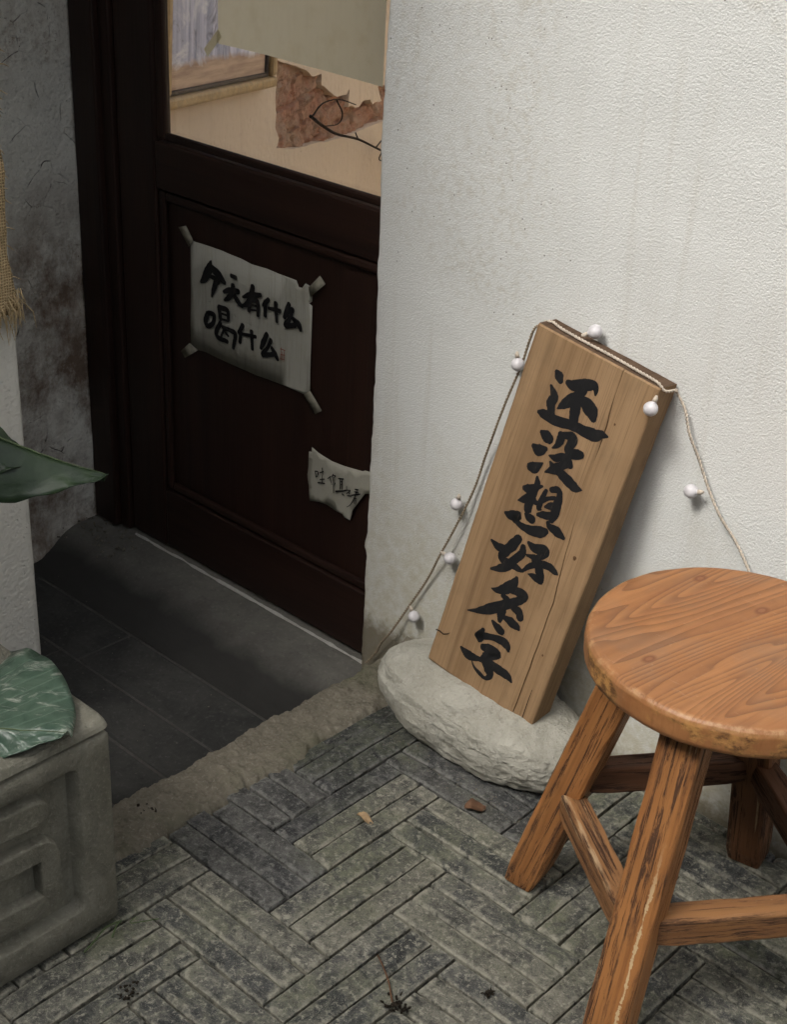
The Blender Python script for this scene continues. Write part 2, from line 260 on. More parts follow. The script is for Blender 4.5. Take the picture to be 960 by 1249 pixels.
M_GRIT = m_rough('grit', (.10, .09, .07), (.2, .185, .15), (.34, .33, .29), 300, 900, .4, .001)
M_PLANTER = m_rough('planter_cement', (.130, .125, .098), (.205, .197, .158), (.32, .31, .255), 22, 190, .9, .006, .9)
M_SOIL = m_rough('soil', (.02, .015, .01), (.035, .027, .018), (.07, .05, .03), 60, 300, 1, .01)
M_EXPOSED = m_rough('exposed_brickwork', (.50, .245, .155), (.48, .33, .225), (.58, .45, .33), 13, 70, 1, .012)
def m_wood(name, cols, ax='z', gs=(1, 1, 1), fine=90, knot=None, rough=.6, spec=.35, worn=None, streak=None, bst=.35, dirt=None):
    """cols: light, mid, dark; grain runs along ax"""
    t = NT(name, rough, spec)
    def st(a, l): return tuple(l if c == ax else a for c in 'xyz')
    oi = t.n('ObjectInfo'); c0 = t.n('VectorMath', operation='ADD'); t.l(t.tc.outputs['Object'], c0.inputs[0])
    off = t.n('VectorMath', operation='SCALE'); off.inputs[0].default_value = (3.1, 5.7, 2.3); t.l(oi.outputs['Random'], off.inputs['Scale'])
    t.l(off.outputs[0], c0.inputs[1])
    def co(s):
        mp = t.n('Mapping'); mp.inputs['Scale'].default_value = s; t.l(c0.outputs[0], mp.inputs[0]); return mp.outputs[0]
    g1 = t.noise(co(st(fine, fine * .035)), 1, 6, .6, .35); g2 = t.noise(co(st(fine * .25, fine * .02)), 1, 4, .6, .8)
    g3 = t.noise(co(st(fine * 4, fine * .12)), 1, 3, .6); blot = t.noise(co((7, 7, 7)), 1, 5)
    col = t.mix(t.ramp(g2, .35, .65), cols[0], cols[1]); col = t.mix(t.ramp(g1, .5, .72, 0, .65), col, cols[2])
    col = t.mix(t.ramp(g3, .55, .8, 0, .35), col, cols[2]); col = t.mix(t.ramp(blot, .5, .75, 0, .4), col, tuple(v * .6 for v in cols[1]))
    rg = None
    if streak:   # dark weathered streaks where the varnish is gone
        s1 = t.noise(co(st(120, 4.5)), 1, 8, .8, .5); a = t.math('MULTIPLY', t.ramp(s1, .50, .535), t.ramp(t.noise(co(st(30, 4.5)), 1, 6, .75), .41, .52))
        col = t.mix(t.math('MULTIPLY', a, .92), col, streak); t.bump(a, .5, -.002); rg = a
    if worn:     # pale bare wood in slivers
        s2 = t.noise(co(st(60, 2.2)), 1, 7, .75, .5); b = t.math('MULTIPLY', t.ramp(s2, .585, .60), t.ramp(t.noise(co(st(40, 6)), 1, 5, .7), .49, .55))
        col = t.mix(b, col, worn); rg = b if rg is None else t.math('MAXIMUM', rg, b)
    if dirt:
        ln = t.noise(co(st(150, 1.3)), 1, 3, .5, .9); col = t.mix(t.math('MULTIPLY', t.ramp(t.math('ABSOLUTE', t.math('SUBTRACT', ln, .5)), .022, .004), .55), col, cols[2])
        d = t.math('MULTIPLY', t.ramp(t.noise(co((14, 14, 9)), 1, 6, .7), .52, .7, 0, .6), t.ramp(g3, .3, .6)); col = t.mix(d, col, dirt)
    t.color(col)
    if rg is not None: t.rough(t.ramp(rg, 0, 1, rough, .9))
    t.bump(g1, bst, .0015); t.bump(g3, bst, .0006)
    return t.m
M_BOARD = m_wood('pine_board', ((.305, .196, .106), (.25, .156, .081), (.15, .089, .045)), 'z', fine=70, rough=.72, spec=.2, dirt=(.17, .115, .065))
M_BOARDSIDE = m_wood('weathered_board_edge', ((.28, .182, .10), (.225, .142, .077), (.13, .078, .042)), 'z', fine=60, rough=.8, spec=.15, dirt=(.09, .06, .035), bst=.6)
M_BOARDEND = m_wood('board_end_grain', ((.13, .085, .055), (.10, .063, .042), (.05, .032, .02)), 'y', fine=80, rough=.85, spec=.1, dirt=(.05, .035, .025), bst=.8)
M_LEG = m_wood('stool_leg_wood', ((.34, .150, .050), (.265, .107, .034), (.125, .047, .016)), 'z', fine=90, rough=.45, spec=.4, worn=(.50, .35, .19), streak=(.045, .02, .010), bst=.5)
M_RAIL = m_wood('stool_rail_wood', ((.27, .132, .052), (.20, .09, .035), (.11, .048, .02)), 'x', fine=90, rough=.5, spec=.35, worn=(.40, .27, .15), streak=(.04, .018, .010), bst=.5)
M_LEGOLDSHADE = m_wood('stool_old_shaded_leg_wood', ((.19, .085, .036), (.15, .062, .026), (.07, .03, .014)), 'z', fine=90, rough=.6, spec=.3, worn=(.34, .24, .14), streak=(.032, .016, .010), bst=.5)  # back leg: dark old wood, plus shade under the seat put into its colour
M_RAILOLDSHADE = m_wood('stool_old_shaded_rail_wood', ((.15, .068, .034), (.11, .048, .024), (.06, .026, .014)), 'x', fine=90, rough=.6, spec=.3, streak=(.03, .015, .010), bst=.5)  # back rails: the same, seat shade mixed into the dark wood tone
M_DOOR = m_wood('dark_door_wood', ((.030, .0135, .009), (.020, .0088, .006), (.008, .0038, .003)), 'z', fine=60, rough=.5, spec=.3, bst=.4)
M_DOORX = m_wood('dark_door_rail_wood', ((.030, .0135, .009), (.020, .0088, .006), (.008, .0038, .003)), 'x', fine=60, rough=.5, spec=.3, bst=.4)
def m_leg_front():
    m = M_LEG.copy(); m.name = 'stool_front_leg_wood'; t = NT.__new__(NT); t.m = m; t.t = m.node_tree; t.b = t.t.nodes['Principled BSDF']; t.tc = [n for n in t.t.nodes if n.type == 'TEX_COORD'][0]
    s = t.n('SeparateXYZ'); t.l(t.tc.outputs['Object'], s.inputs[0])
    wob = t.noise(t.co((60, 60, 16)), 1, 6, .75); wid = t.noise(t.co((0, 0, 26), loc=(4, 4, 4)), 1, 5, .85)
    d = t.math('ABSOLUTE', t.math('ADD', t.math('SUBTRACT', s.outputs[0], LEGSIDE * .0125), t.math('MULTIPLY', t.math('SUBTRACT', wob, .5), .014)))
    k = t.math('LESS_THAN', d, t.math('MULTIPLY', t.ramp(wid, .40, .64), .0036))
    k = t.math('MULTIPLY', k, t.math('MULTIPLY', t.ramp(s.outputs[2], .30, .22), t.math('GREATER_THAN', s.outputs[1], .0)))
    src = t.b.inputs['Base Color'].links[0].from_socket
    t.color(t.mix(k, src, (.50, .36, .20))); t.bump(k, .6, -.0015)
    return m
LEGSIDE = -1
M_LEGFRONT = m_leg_front()
def m_seat():
    t = NT('stool_seat_wood', .42, .4); A = math.radians(SEAT_ANG)
    c = t.co((1, 1, 1), rot=(0, 0, -A)); mp = t.n('Mapping'); mp.inputs['Scale'].default_value = (1.0, 6.2, 1); mp.inputs['Location'].default_value = (-.078, -.465, 0); t.l(c, mp.inputs[0])
    mg = t.n('Mapping'); mg.inputs['Scale'].default_value = (1.5, 11.5, 1); mg.inputs['Location'].default_value = (1.7, .4, 0); t.l(c, mg.inputs[0])
    gn = t.noise(mg.outputs[0], 1, 2.6, .32, .15)
    fr_ = t.math('FRACT', t.math('MULTIPLY', gn, 30.0))                       # growth rings: slow rise, sharp dark edge
    ring = t.math('MULTIPLY', t.ramp(fr_, .25, .93), t.ramp(fr_, 1.0, .955))
    m2 = t.n('Mapping'); m2.inputs['Scale'].default_value = (12, 260, 30); t.l(c, m2.inputs[0]); fib = t.noise(m2.outputs[0], 1, 5, .65)
    blot = t.noise(c, 9, 6, .65); fine = t.noise(c, 120, 5, .7)
    m3 = t.n('Mapping'); m3.inputs['Scale'].default_value = (3, 40, 30); t.l(c, m3.inputs[0]); br = t.noise(m3.outputs[0], 1, 5)
    col = t.mix(t.ramp(br, .35, .65), (.335, .150, .056), (.26, .108, .039))
    s0 = t.n('SeparateXYZ'); t.l(t.tc.outputs['Object'], s0.inputs[0]); flat = t.ramp(s0.outputs[2], -.006, -.002, .12, 1)
    col = t.mix(t.math('MULTIPLY', t.math('MULTIPLY', t.math('MULTIPLY', ring, .85), flat), t.ramp(blot, .33, .6, .3, 1)), col, (.12, .046, .017))
    col = t.mix(t.ramp(fib, .5, .75, 0, .5), col, (.20, .08, .03))
    col = t.mix(t.ramp(blot, .48, .7, 0, .6), col, (.25, .145, .082)); scr = t.noise(t.co((18, 210, 1), rot=(0, 0, .5)), 1, 4, .7, 1.5); col = t.mix(t.ramp(scr, .66, .72, 0, .5), col, (.44, .30, .20))
    col = t.mix(t.ramp(fine, .62, .75, 0, .35), col, (.46, .30, .19))
    # knots
    for kx, ky in ((.067, .117), (.071, .028), (-.11, .03)):
        d = t.n('VectorMath', operation='DISTANCE'); m4 = t.n('Mapping'); m4.inputs['Scale'].default_value = (1, 1.7, 0); t.l(c, m4.inputs[0]); t.l(m4.outputs[0], d.inputs[0]); d.inputs[1].default_value = (kx, ky * 1.7, 0)
        dd = t.math('ADD', d.outputs['Value'], t.math('MULTIPLY', blot, .006))
        col = t.mix(t.ramp(dd, .016, .010, 0, .75), col, (.13, .045, .018)); col = t.mix(t.ramp(dd, .009, .007, 0, .6), col, (.26, .11, .05))
    # worn varnish on the rim, in patches
    s = t.n('SeparateXYZ'); t.l(t.tc.outputs['Object'], s.inputs[0])
    rim = t.math('MULTIPLY', t.ramp(s.outputs[2], -.004, -.010), t.ramp(t.noise(t.co((14, 14, 20)), 1, 5, .7), .47, .55))
    rim2 = t.math('MULTIPLY', rim, t.ramp(t.noise(t.co((60, 60, 90)), 1, 5, .7), .42, .56))
    col = t.mix(rim, col, (.42, .215, .07)); col = t.mix(t.math('MULTIPLY', rim2, .85), col, (.075, .03, .014))
    arr = t.math('MULTIPLY', t.math('MULTIPLY', t.ramp(s.outputs[2], -.0085, -.005), t.ramp(s.outputs[2], -.0008, -.002)), t.ramp(t.noise(t.co((55, 55, 30)), 1, 6, .75), .47, .6, 0, .6))
    col = t.mix(arr, col, (.45, .27, .13))
    t.color(col); t.rough(t.ramp(blot, .3, .7, .42, .66))
    t.bump(t.math('MULTIPLY', ring, flat), .35, -.0012); t.bump(fib, .25, .0008)
    return t.m
SEAT_ANG = 80.4
M_SEAT = m_seat()
def m_simple(name, c, rough=.6, spec=.3, var=.25, scale=40, bst=0, sub=0, trans=0):
    t = NT(name, rough, spec); n = t.noise(t.co(), scale, 5)
    t.color(t.mix(t.ramp(n, .35, .65), c, tuple(v * (1 - var) for v in c)))
    if bst: t.bump(n, bst, .002)
    if trans:
        tr = t.n('BsdfTranslucent'); tr.inputs[0].default_value = (*c, 1); mx = t.n('MixShader'); mx.inputs[0].default_value = trans
        out = [x for x in t.t.nodes if x.type == 'OUTPUT_MATERIAL'][0]
        t.l(t.b.outputs[0], mx.inputs[1]); t.l(tr.outputs[0], mx.inputs[2]); t.l(mx.outputs[0], out.inputs[0])
    return t.m
def m_ink():
    t = NT('black_ink', .6, .25); n = t.noise(t.co((40, 40, 14)), 1, 5, .75); n2 = t.noise(t.co((220, 220, 30)), 1, 4, .7)
    col = t.mix(t.ramp(n, .5, .7, 0, .6), (.009, .009, .010), (.026, .024, .022)); t.color(t.mix(t.math('MULTIPLY', t.ramp(n2, .6, .72, 0, .8), t.ramp(n, .48, .6)), col, (.085, .062, .042))); return t.m
M_INK = m_ink()
M_SEALINK = m_simple('red_seal_ink', (.30, .07, .045), .8, .1, .3, 300)
def m_paper(name, c, line=.25, trans=0):
    t = NT(name, .9, .1); co = t.co((160, 160, 9)); n = t.noise(co, 1, 4, .6, .3); b = t.noise(t.co(), 25, 5); k = t.noise(t.co((30, 30, 14)), 1, 5, .6, 1.2)
    col = t.mix(t.ramp(n, .5, .7, 0, line), c, tuple(v * .55 for v in c)); col = t.mix(t.ramp(b, .5, .75, 0, .4), col, (c[0] * .8, c[1] * .76, c[2] * .62))
    t.color(col); t.bump(k, .5, .004); t.bump(n, .2, .0006)
    if trans:
        tr = t.n('BsdfTranslucent'); t.l(col, tr.inputs[0]); mx = t.n('MixShader'); mx.inputs[0].default_value = trans
        out = [x for x in t.t.nodes if x.type == 'OUTPUT_MATERIAL'][0]
        t.l(t.b.outputs[0], mx.inputs[1]); t.l(tr.outputs[0], mx.inputs[2]); t.l(mx.outputs[0], out.inputs[0])
    return t.m
M_POSTER = m_paper('rice_paper', (.40, .39, .335), .45); M_NOTE = m_paper('note_paper', (.41, .395, .33), .1); M_SHEET = m_paper('cream_sheet', (.86, .83, .67), .05, .65)
M_TAPE = m_simple('masking_tape', (.29, .27, .21), .75, .2, .3, 120, .3)
M_CLEAR = m_simple('yellowed_tape', (.62, .58, .42), .35, .5, .2, 80, trans=.65)
M_BULB = m_simple('white_bulb', (.64, .62, .63), .4, .45, .22, 90, .15)
M_CREAM = m_simple('cream_wire', (.62, .54, .44), .7, .2, .35, 180)
M_BROWN = m_simple('brown_wire', (.36, .29, .20), .8, .15, .4, 180)
M_TWIG = m_simple('dry_twig_bark', (.03, .018, .012), .85, .15, .4, 120, .5)
M_GILT = m_simple('gilt_frame', (.52, .34, .15), .4, .5, .35, 60, .2)
M_FRAMEDARK = m_simple('frame_slip', (.05, .03, .02), .5, .4, .3, 60)
M_CANVAS = None
def m_canvas():
    t = NT('painted_canvas', .45, .4); c = t.co(); s = t.n('SeparateXYZ'); t.l(c, s.inputs[0])
    folds = t.noise(t.co((26, 1, 1.6)), 1, 5, .6, .6); bl = t.noise(t.co((9, 1, 9)), 1, 5, .7, 1); ho = t.noise(t.co((5, 1, 60)), 1, 4, .6)
    col = t.mix(t.ramp(folds, .38, .64), (.22, .25, .38), (.70, .69, .82))
    col = t.mix(t.ramp(bl, .52, .62, 0, .8), col, (.85, .83, .84)); col = t.mix(t.ramp(bl, .44, .36, 0, .8), col, (.07, .07, .10))
    sand = t.mix(t.ramp(ho, .4, .65), (.62, .43, .30), (.34, .20, .14))
    edge = t.math('ADD', s.outputs[2], t.math('MULTIPLY', bl, .05))
    col = t.mix(t.ramp(edge, .072, .060), col, sand); t.color(col); return t.m
M_CANVAS = m_canvas()
def m_burlap():
    t = NT('burlap', .95, .1)
    a = t.n('TexWave', bands_direction='Y'); a.inputs['Scale'].default_value = 75; a.inputs['Distortion'].default_value = 2; t.l(t.co(), a.inputs[0])
    b = t.n('TexWave', bands_direction='Z'); b.inputs['Scale'].default_value = 75; b.inputs['Distortion'].default_value = 2; t.l(t.co(), b.inputs[0])
    h = t.math('MAXIMUM', a.outputs['Fac'], b.outputs['Fac']); n = t.noise(t.co(), 35, 5)
    col = t.mix(t.ramp(h, .3, .9), (.30, .21, .115), (.56, .43, .25)); t.color(t.mix(t.ramp(n, .4, .7, 0, .5), col, (.36, .25, .13)))
    t.bump(h, .9, .002); return t.m
M_BURLAP = m_burlap()
M_STRAW = m_simple('burlap_thread', (.56, .43, .25), .9, .1, .4, 90)
def m_leaf(name, dark, light, film=0, rough=.35, vs=.45):
    t = NT(name, rough, .5); c = t.co(); s = t.n('SeparateXYZ'); t.l(c, s.inputs[0])
    ay = t.math('ABSOLUTE', s.outputs[1])
    v = t.math('ADD', t.math('SUBTRACT', t.math('MULTIPLY', s.outputs[0], 42), t.math('MULTIPLY', t.math('POWER', ay, .8), 26)), t.math('MULTIPLY', t.noise(c, 14, 3), .5)); fr = t.math('ABSOLUTE', t.math('SUBTRACT', t.math('FRACT', v), .5))
    vein = t.math('MAXIMUM', t.ramp(fr, .13, .0, 0, .7), t.ramp(ay, .0035, .001)); n = t.noise(c, 30, 6, .65, .5)
    col = t.mix(t.ramp(n, .35, .68), dark, light); col = t.mix(t.math('MULTIPLY', vein, vs), col, tuple(min(1, q * 1.9 + .02) for q in light))
    if film: col = t.mix(t.ramp(t.noise(t.co((22, 60, 22)), 1, 6, .7, 1.0), .55, .72, 0, film), col, (.62, .63, .55))
    t.color(col); t.bump(vein, vs, -.002); t.bump(n, .3, .004)
    tr = t.n('BsdfTranslucent'); t.l(col, tr.inputs[0]); mx = t.n('MixShader'); mx.inputs[0].default_value = .18
    out = [x for x in t.t.nodes if x.type == 'OUTPUT_MATERIAL'][0]
    t.l(t.b.outputs[0], mx.inputs[1]); t.l(tr.outputs[0], mx.inputs[2]); t.l(mx.outputs[0], out.inputs[0])
    return t.m
M_LEAF1 = m_leaf('pale_leaf', (.048, .088, .062), (.105, .160, .115), .7, .33, .3)
M_LEAF2 = m_leaf('dark_leaf', (.014, .030, .012), (.028, .050, .021), 0, .42, .03)
M_STEM = m_simple('plant_stem', (.10, .135, .065), .6, .3)
M_TANLEAF = m_simple('tan_dry_leaf', (.36, .25, .14), .8, .2, .4, 60, .3); M_BROWNLEAF = m_simple('brown_dry_leaf', (.13, .07, .04), .8, .2, .4, 60, .3)
M_GREENBLADE = m_simple('green_blade', (.07, .10, .04), .7, .3)
def m_glass():
    m = bpy.data.materials.new('door_glass'); m.use_nodes = True; b = m.node_tree.nodes['Principled BSDF']
    b.inputs['Base Color'].default_value = (.97, .98, .97, 1); b.inputs['Roughness'].default_value = .0; b.inputs['Transmission Weight'].default_value = 1; b.inputs['IOR'].default_value = 1.45
    return m
M_GLASS = m_glass()
M_ROOM = m_simple('room_plaster', (.78, .66, .48), .9, .1, .1, 4)
M_PALEFLOOR = m_simple('pale_floor', (.62, .52, .38), .5, .3)
M_FAR = m_simple('far_render', (.42, .41, .37), .9, .1, .2, 3)
M_KNOT = m_simple('knot_wood', (.15, .082, .04), .8, .15, .5, 700)
M_BLOCKER = m_simple('blocker_dark', (.10, .085, .07), .9, .1)
M_RED = m_simple('dark_red_clay', (.075, .032, .026), .7, .2)

# ================================================================ setting
WX, WY = -1.41, 1.5145          # outer corner of the right wall beside the door
FZ = -.155                      # sunken entrance floor
KX0, KX1 = -1.318, -1.214       # kerb edges
LX = -2.19                      # left wall of the niche
DY = 1.56                       # door face
# pavement base sheet, with the sunken entrance left open
def quads(rs, z): 
    vs, fs = [], []
    for x0, x1, y0, y1 in rs:
        b = len(vs); vs += [(x0, y0, z), (x1, y0, z), (x1, y1, z), (x0, y1, z)]; fs.append((b, b + 1, b + 2, b + 3))
    return vs, fs
v, f = quads([(-60, 60, -60, .6), (KX0 + .02, 60, .6, 1.9)], -.021)
pave = tag(py_obj('pavement', v, f, M_JOINT), kind='structure')
# brick meshes: worn long bars, a few variants shared by all
U = .0845 * 1.3; BW, BL_ = U / 3, U * 2
def brick_mesh(k, mat):
    rnd = random.Random(k); L, W, Hh = BL_ - .0038, BW - .0037, .05
    n = 5; vs, fs = [], []
    for i in range(n):
        x = -L / 2 + L * i / (n - 1); end = i in (0, n - 1)
        j = lambda a: rnd.uniform(-a, a)
        c = .0015 + rnd.random() * .0018; e = .0035 if end else 0
        xo = (1 if i == 0 else -1) * (.0012 + rnd.random() * .002) if end else j(.008)
        wv = j(.0007)
        prof = [(-W / 2, -Hh), (-W / 2 + wv, -c - e * .5 - rnd.random() * .001), (-W / 2 + c + abs(j(.0012)) + wv, -e * .35 + j(.0004)), (j(.003), -e * .3 + j(.0006)), (W / 2 - c - abs(j(.0012)) + wv, -e * .35 + j(.0004)), (W / 2 + wv, -c - e * .5 - rnd.random() * .001), (W / 2, -Hh)]
        for q, (y, z) in enumerate(prof): vs.append((x + (xo if 1 < q < 5 else 0), y, z))
    m = 7
    for i in range(n - 1):
        for q in range(m - 1): fs.append((i * m + q, (i + 1) * m + q, (i + 1) * m + q + 1, i * m + q + 1))
    fs.append(tuple(range(m))[::-1][::-1]); fs.append(tuple((n - 1) * m + q for q in range(m))[::-1])
    me = bpy.data.meshes.new('brick'); me.from_pydata(vs, [], fs); me.update(); me.materials.append(mat)
    bm = bmesh.new(); bm.from_mesh(me); bmesh.ops.recalc_face_normals(bm, faces=bm.faces); bm.to_mesh(me); bm.free()
    return me
BM = [brick_mesh(k, M_BRICK) for k in range(14)]; BMD = [brick_mesh(k + 50, M_BRICKDARK) for k in range(8)]
BX, BY = -.701 * 1.3, .896 * 1.3
rb = random.Random(3)
def put_brick(cx, cy, L, W, alongy):
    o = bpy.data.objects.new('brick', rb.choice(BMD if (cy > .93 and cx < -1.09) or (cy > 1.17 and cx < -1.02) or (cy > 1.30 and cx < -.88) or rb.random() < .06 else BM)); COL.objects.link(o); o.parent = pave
    o.location = (cx + rb.uniform(-.0006, .0006), cy + rb.uniform(-.0006, .0006), rb.uniform(-.0010, .0006))
    o.rotation_euler = (rb.uniform(-.008, .008), rb.uniform(-.002, .002), (math.pi / 2 if alongy else 0) + (math.pi if rb.random() < .5 else 0) + rb.uniform(-.005, .005))
    o.scale = (L / BL_, W / BW, 1)
XMIN, XMAX, YMIN, YMAX = KX1 - .012, .34, .32, WY - .006
def unit(x0, x1, y0, y1, alongy):
    for k in range(3):
        if alongy: a0, a1, b0, b1 = x0 + (x1 - x0) * k / 3, x0 + (x1 - x0) * (k + 1) / 3, y0, y1
        else: a0, a1, b0, b1 = x0, x1, y0 + (y1 - y0) * k / 3, y0 + (y1 - y0) * (k + 1) / 3
        lim = XMIN + rb.uniform(-.004, .010)
        lo = lim if b1 > .86 else -1.45
        a0, a1, b0, b1 = max(a0, lo), min(a1, XMAX), max(b0, YMIN), min(b1, YMAX)
        if a1 - a0 < .012 or b1 - b0 < .012: continue
        if a1 < -.95 and b1 < .44 or a0 > -.2 and b0 > 1.2 and False: continue
        if alongy: put_brick((a0 + a1) / 2, (b0 + b1) / 2, b1 - b0, a1 - a0, True)
        else: put_brick((a0 + a1) / 2, (b0 + b1) / 2, a1 - a0, b1 - b0, False)
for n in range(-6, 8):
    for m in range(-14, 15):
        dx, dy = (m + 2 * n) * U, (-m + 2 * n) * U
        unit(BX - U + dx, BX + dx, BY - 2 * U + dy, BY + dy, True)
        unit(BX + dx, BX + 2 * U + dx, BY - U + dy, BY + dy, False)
# kerb: a hand-laid cement strip, rough, slopping over the ends of the bricks
def kerb_f(u, v):
    y = .58 + (WY + .003 - .58) * v
    out = KX1 + .018 * nz(y, 3.3, 0, 14) + .010 * nz(y, 9.1, 0, 50)
    inn = KX0 + .008 * nz(y, 1.3, 0, 9) + .004 * nz(y, 7.7, 0, 60)
    if u < .14:
        x = inn - .004 + .004 * u / .14; z = FZ + (.0 - FZ) * (u / .14)
        x += .006 * nz(x * 5, y, z * 4, 20)
    else:
        s = (u - .14) / .86; x = inn + (out - inn) * s
        z = .007 * nz(x, y, .5, 16) + .003 * nz(x, y, 2.5, 70, 4) + .0016 * nz(x, y, 7.5, 170, 2) + .004
        z += -.010 * max(0, 1 - s / .08) ** 2
        z += -.022 * max(0, (s - .82) / .18) ** 1.6
        z += .022 * max(0, 1 - (WY - y) / .045) ** 2
    return (x, y, z)
v, f = grid(64, 420, kerb_f)
tag(py_obj('kerb', v, f, M_MORTAR, smooth=True), kind='structure')
# sunken entrance floor and its long dark slabs
v, f = quads([(LX - .3, KX0 + .03, .1, 1.66)], FZ - .0022)
ef = tag(py_obj('entrance_floor', v, f, M_SILLJOINT), kind='structure')
ys = [.30, .62, .84, 1.042, 1.142, 1.24, DY - .2]
rs = random.Random(5)
for a, b in zip(ys, ys[1:]):
    xs = [LX - .02, -1.9 + rs.uniform(-.2, .25), KX0 + .012]
    for c, d in zip(xs, xs[1:]):
        dz = rs.uniform(-.0012, .0012)
        box('floor_slab', c + .0015, d - .0015, a + .0022, b - .0022, FZ - .03, FZ + dz, M_SLAB, ef, .003, 2)
# cement sill under the door, rounded off towards the slabs
SP = [(.20, -.108), (.06, -.108), (.0, -.1085), (-.03, -.110), (-.055, -.1125), (-.075, -.1165), (-.092, -.123), (-.107, -.132), (-.122, -.141), (-.138, -.148), (-.155, -.1522), (-.175, -.1548), (-.198, -.1555)]
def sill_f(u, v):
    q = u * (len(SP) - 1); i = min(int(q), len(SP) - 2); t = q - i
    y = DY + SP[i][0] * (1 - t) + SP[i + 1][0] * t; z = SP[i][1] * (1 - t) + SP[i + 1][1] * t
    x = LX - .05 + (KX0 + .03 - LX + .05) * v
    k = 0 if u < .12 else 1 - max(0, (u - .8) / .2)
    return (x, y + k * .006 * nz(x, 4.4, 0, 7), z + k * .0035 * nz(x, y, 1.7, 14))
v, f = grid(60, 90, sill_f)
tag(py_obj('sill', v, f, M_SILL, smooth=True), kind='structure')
# right wall: stucco with a rounded, uneven corner
def wall_f(u, v):
    z = -.17 + 2.75 * v ** 1.2
    cx = WX + .0035 * nz(z, .3, 5, 3) + .0022 * nz(z, .9, 5, 45, 4) - .006 * math.exp(-((z - .150) / .010) ** 2)
    R = .010
    if u < .1: x, y = cx, WY + R + (.26 - R) * (1 - u / .1)
    elif u < .2:
        a = (u - .1) / .1 * math.pi / 2; x, y = cx + R - R * math.cos(a), WY + R - R * math.sin(a)
    else:
        s = (u - .2) / .8; x, y = cx + R + (2.6 - cx) * s ** 1.6, WY
    y += .004 * nz(x, 0, z, 2.2) + .0005 * nz(x, 3, z, 18, 2)
    return (x, y, z)
v, f = grid(120, 260, wall_f)
wall = tag(py_obj('plaster_wall', v, f, M_WALL, smooth=True), 'white stippled plaster wall behind the leaning sign board and stool', 'wall')
# left wall of the niche, old and stained, and the lit wall end in front of it
def lw_f(u, v):
    z = -.17 + 2.6 * v ** 1.2; y = .95 + (1.70 - .95) * u
    x = LX + .010 * nz(3, y, z, 3.5) + .004 * nz(3, y, z, 16, 3) + .014 * math.exp(-(z + .16) / .02) * (.6 + .6 * nz(y, 2, 2, 12))
    return (x, y, z)
v, f = grid(60, 220, lw_f)
tag(py_obj('niche_wall', v, f, M_WALL2, smooth=True), 'stained grey plaster wall left of the dark door', 'wall')
bm = bmesh.new(); add_box(bm, -2.6, -1.703, -1.6, 1.085, -.2, 3.0, .012, 3)
tag(bm_obj('wall_end', bm, M_PILLAR), 'pale plastered wall end at the left edge, behind the planter', 'wall')
# unseen awning over the entrance, added and sized to keep the door in shade
cn = empty('shade_canopy', (LX, WY, 2.1)); tag(cn, 'dark unseen awning added to shade the shop entrance', 'shade_canopy')
vs = [(-2.6, WY - .002, 2.2), (-1.44, WY - .002, 2.2), (-1.44, -.25, 1.95), (-2.6, -.25, 1.95)]
vs = [Vector(a) - cn.location for a in vs] + [Vector(a) - cn.location + Vector((0, 0, .03)) for a in vs]
py_obj('shade_canopy_roof', vs, [(0, 1, 2, 3), (7, 6, 5, 4), (0, 4, 5, 1), (1, 5, 6, 2), (2, 6, 7, 3), (3, 7, 4, 0)], M_BLOCKER, cn)
# unseen house front added behind the viewer to close off the low sky
oh = empty('sky_blocker_house', (0, -2.6, 0)); tag(oh, 'grey house front added out of view to block the low sky', 'building')
box('wall', -9, 9, -.6, 0, -.1, 3.9, M_FAR, oh)
bm = bmesh.new()
q = [bm.verts.new(p) for p in ((-9.2, -.7, 4.35), (9.2, -.7, 4.35), (9.2, .28, 3.86), (-9.2, .28, 3.86), (-9.2, -.7, 4.41), (9.2, -.7, 4.41), (9.2, .28, 3.92), (-9.2, .28, 3.92))]
for f_ in ((0, 1, 2, 3), (7, 6, 5, 4), (0, 4, 5, 1), (1, 5, 6, 2), (2, 6, 7, 3), (3, 7, 4, 0)): bm.faces.new([q[i] for i in f_])
bm_obj('roof', bm, M_BLOCKER, oh)
# unseen rest of the room, roofless, low-walled and pale-floored to brighten it by skylight
bm = bmesh.new()
add_box(bm, -4.5, .6, 4.6, 4.7, -.2, 1.2); add_box(bm, .5, .6, 1.78, 4.6, -.2, 1.2); add_box(bm, -4.6, -4.5, 1.7, 4.7, -.2, 1.2); add_box(bm, -4.6, LX - .002, 1.62, 1.70, -.2, 2.4); add_box(bm, -2.6, WX + .3, WY + .06, WY + .26, 2.0, 2.5)
tag(bm_obj('room_wall', bm, M_ROOM), kind='structure')
v, f = quads([(-4.6, .6, 1.7, 4.7)], -.12)
tag(py_obj('room_floor', v, f, M_PALEFLOOR), kind='structure')
# ================================================================ door
door = empty('wooden_door', (-1.78, DY, -.105)); tag(door, 'dark brown wooden door with glazed upper half and taped papers', 'door')
DO = -door.location
def dbox(name, x0, x1, y0, y1, z0, z1, mat=M_DOOR, parent=None, bev=.004):
    bm = bmesh.new(); add_box(bm, x0, x1, y0, y1, z0, z1, bev, 2)
    bmesh.ops.translate(bm, vec=DO if parent is None else DO, verts=bm.verts)
    return bm_obj(name, bm, mat, parent or door)
ZB, ZT = -.106, 1.95
fr = dbox('door_frame', LX + .004, -2.118, DY - .020, DY + .11, ZB, ZT + .06)
dbox('frame_strip', -2.1175, -2.09, DY - .008, DY + .09, ZB, ZT, parent=fr)
dbox('door_frame', -1.30, -1.24, DY - .0, DY + .11, ZB, ZT + .06)
dbox('door_frame', -2.118, -1.30, DY - .02, DY + .11, ZT + .002, ZT + .06, M_DOORX)
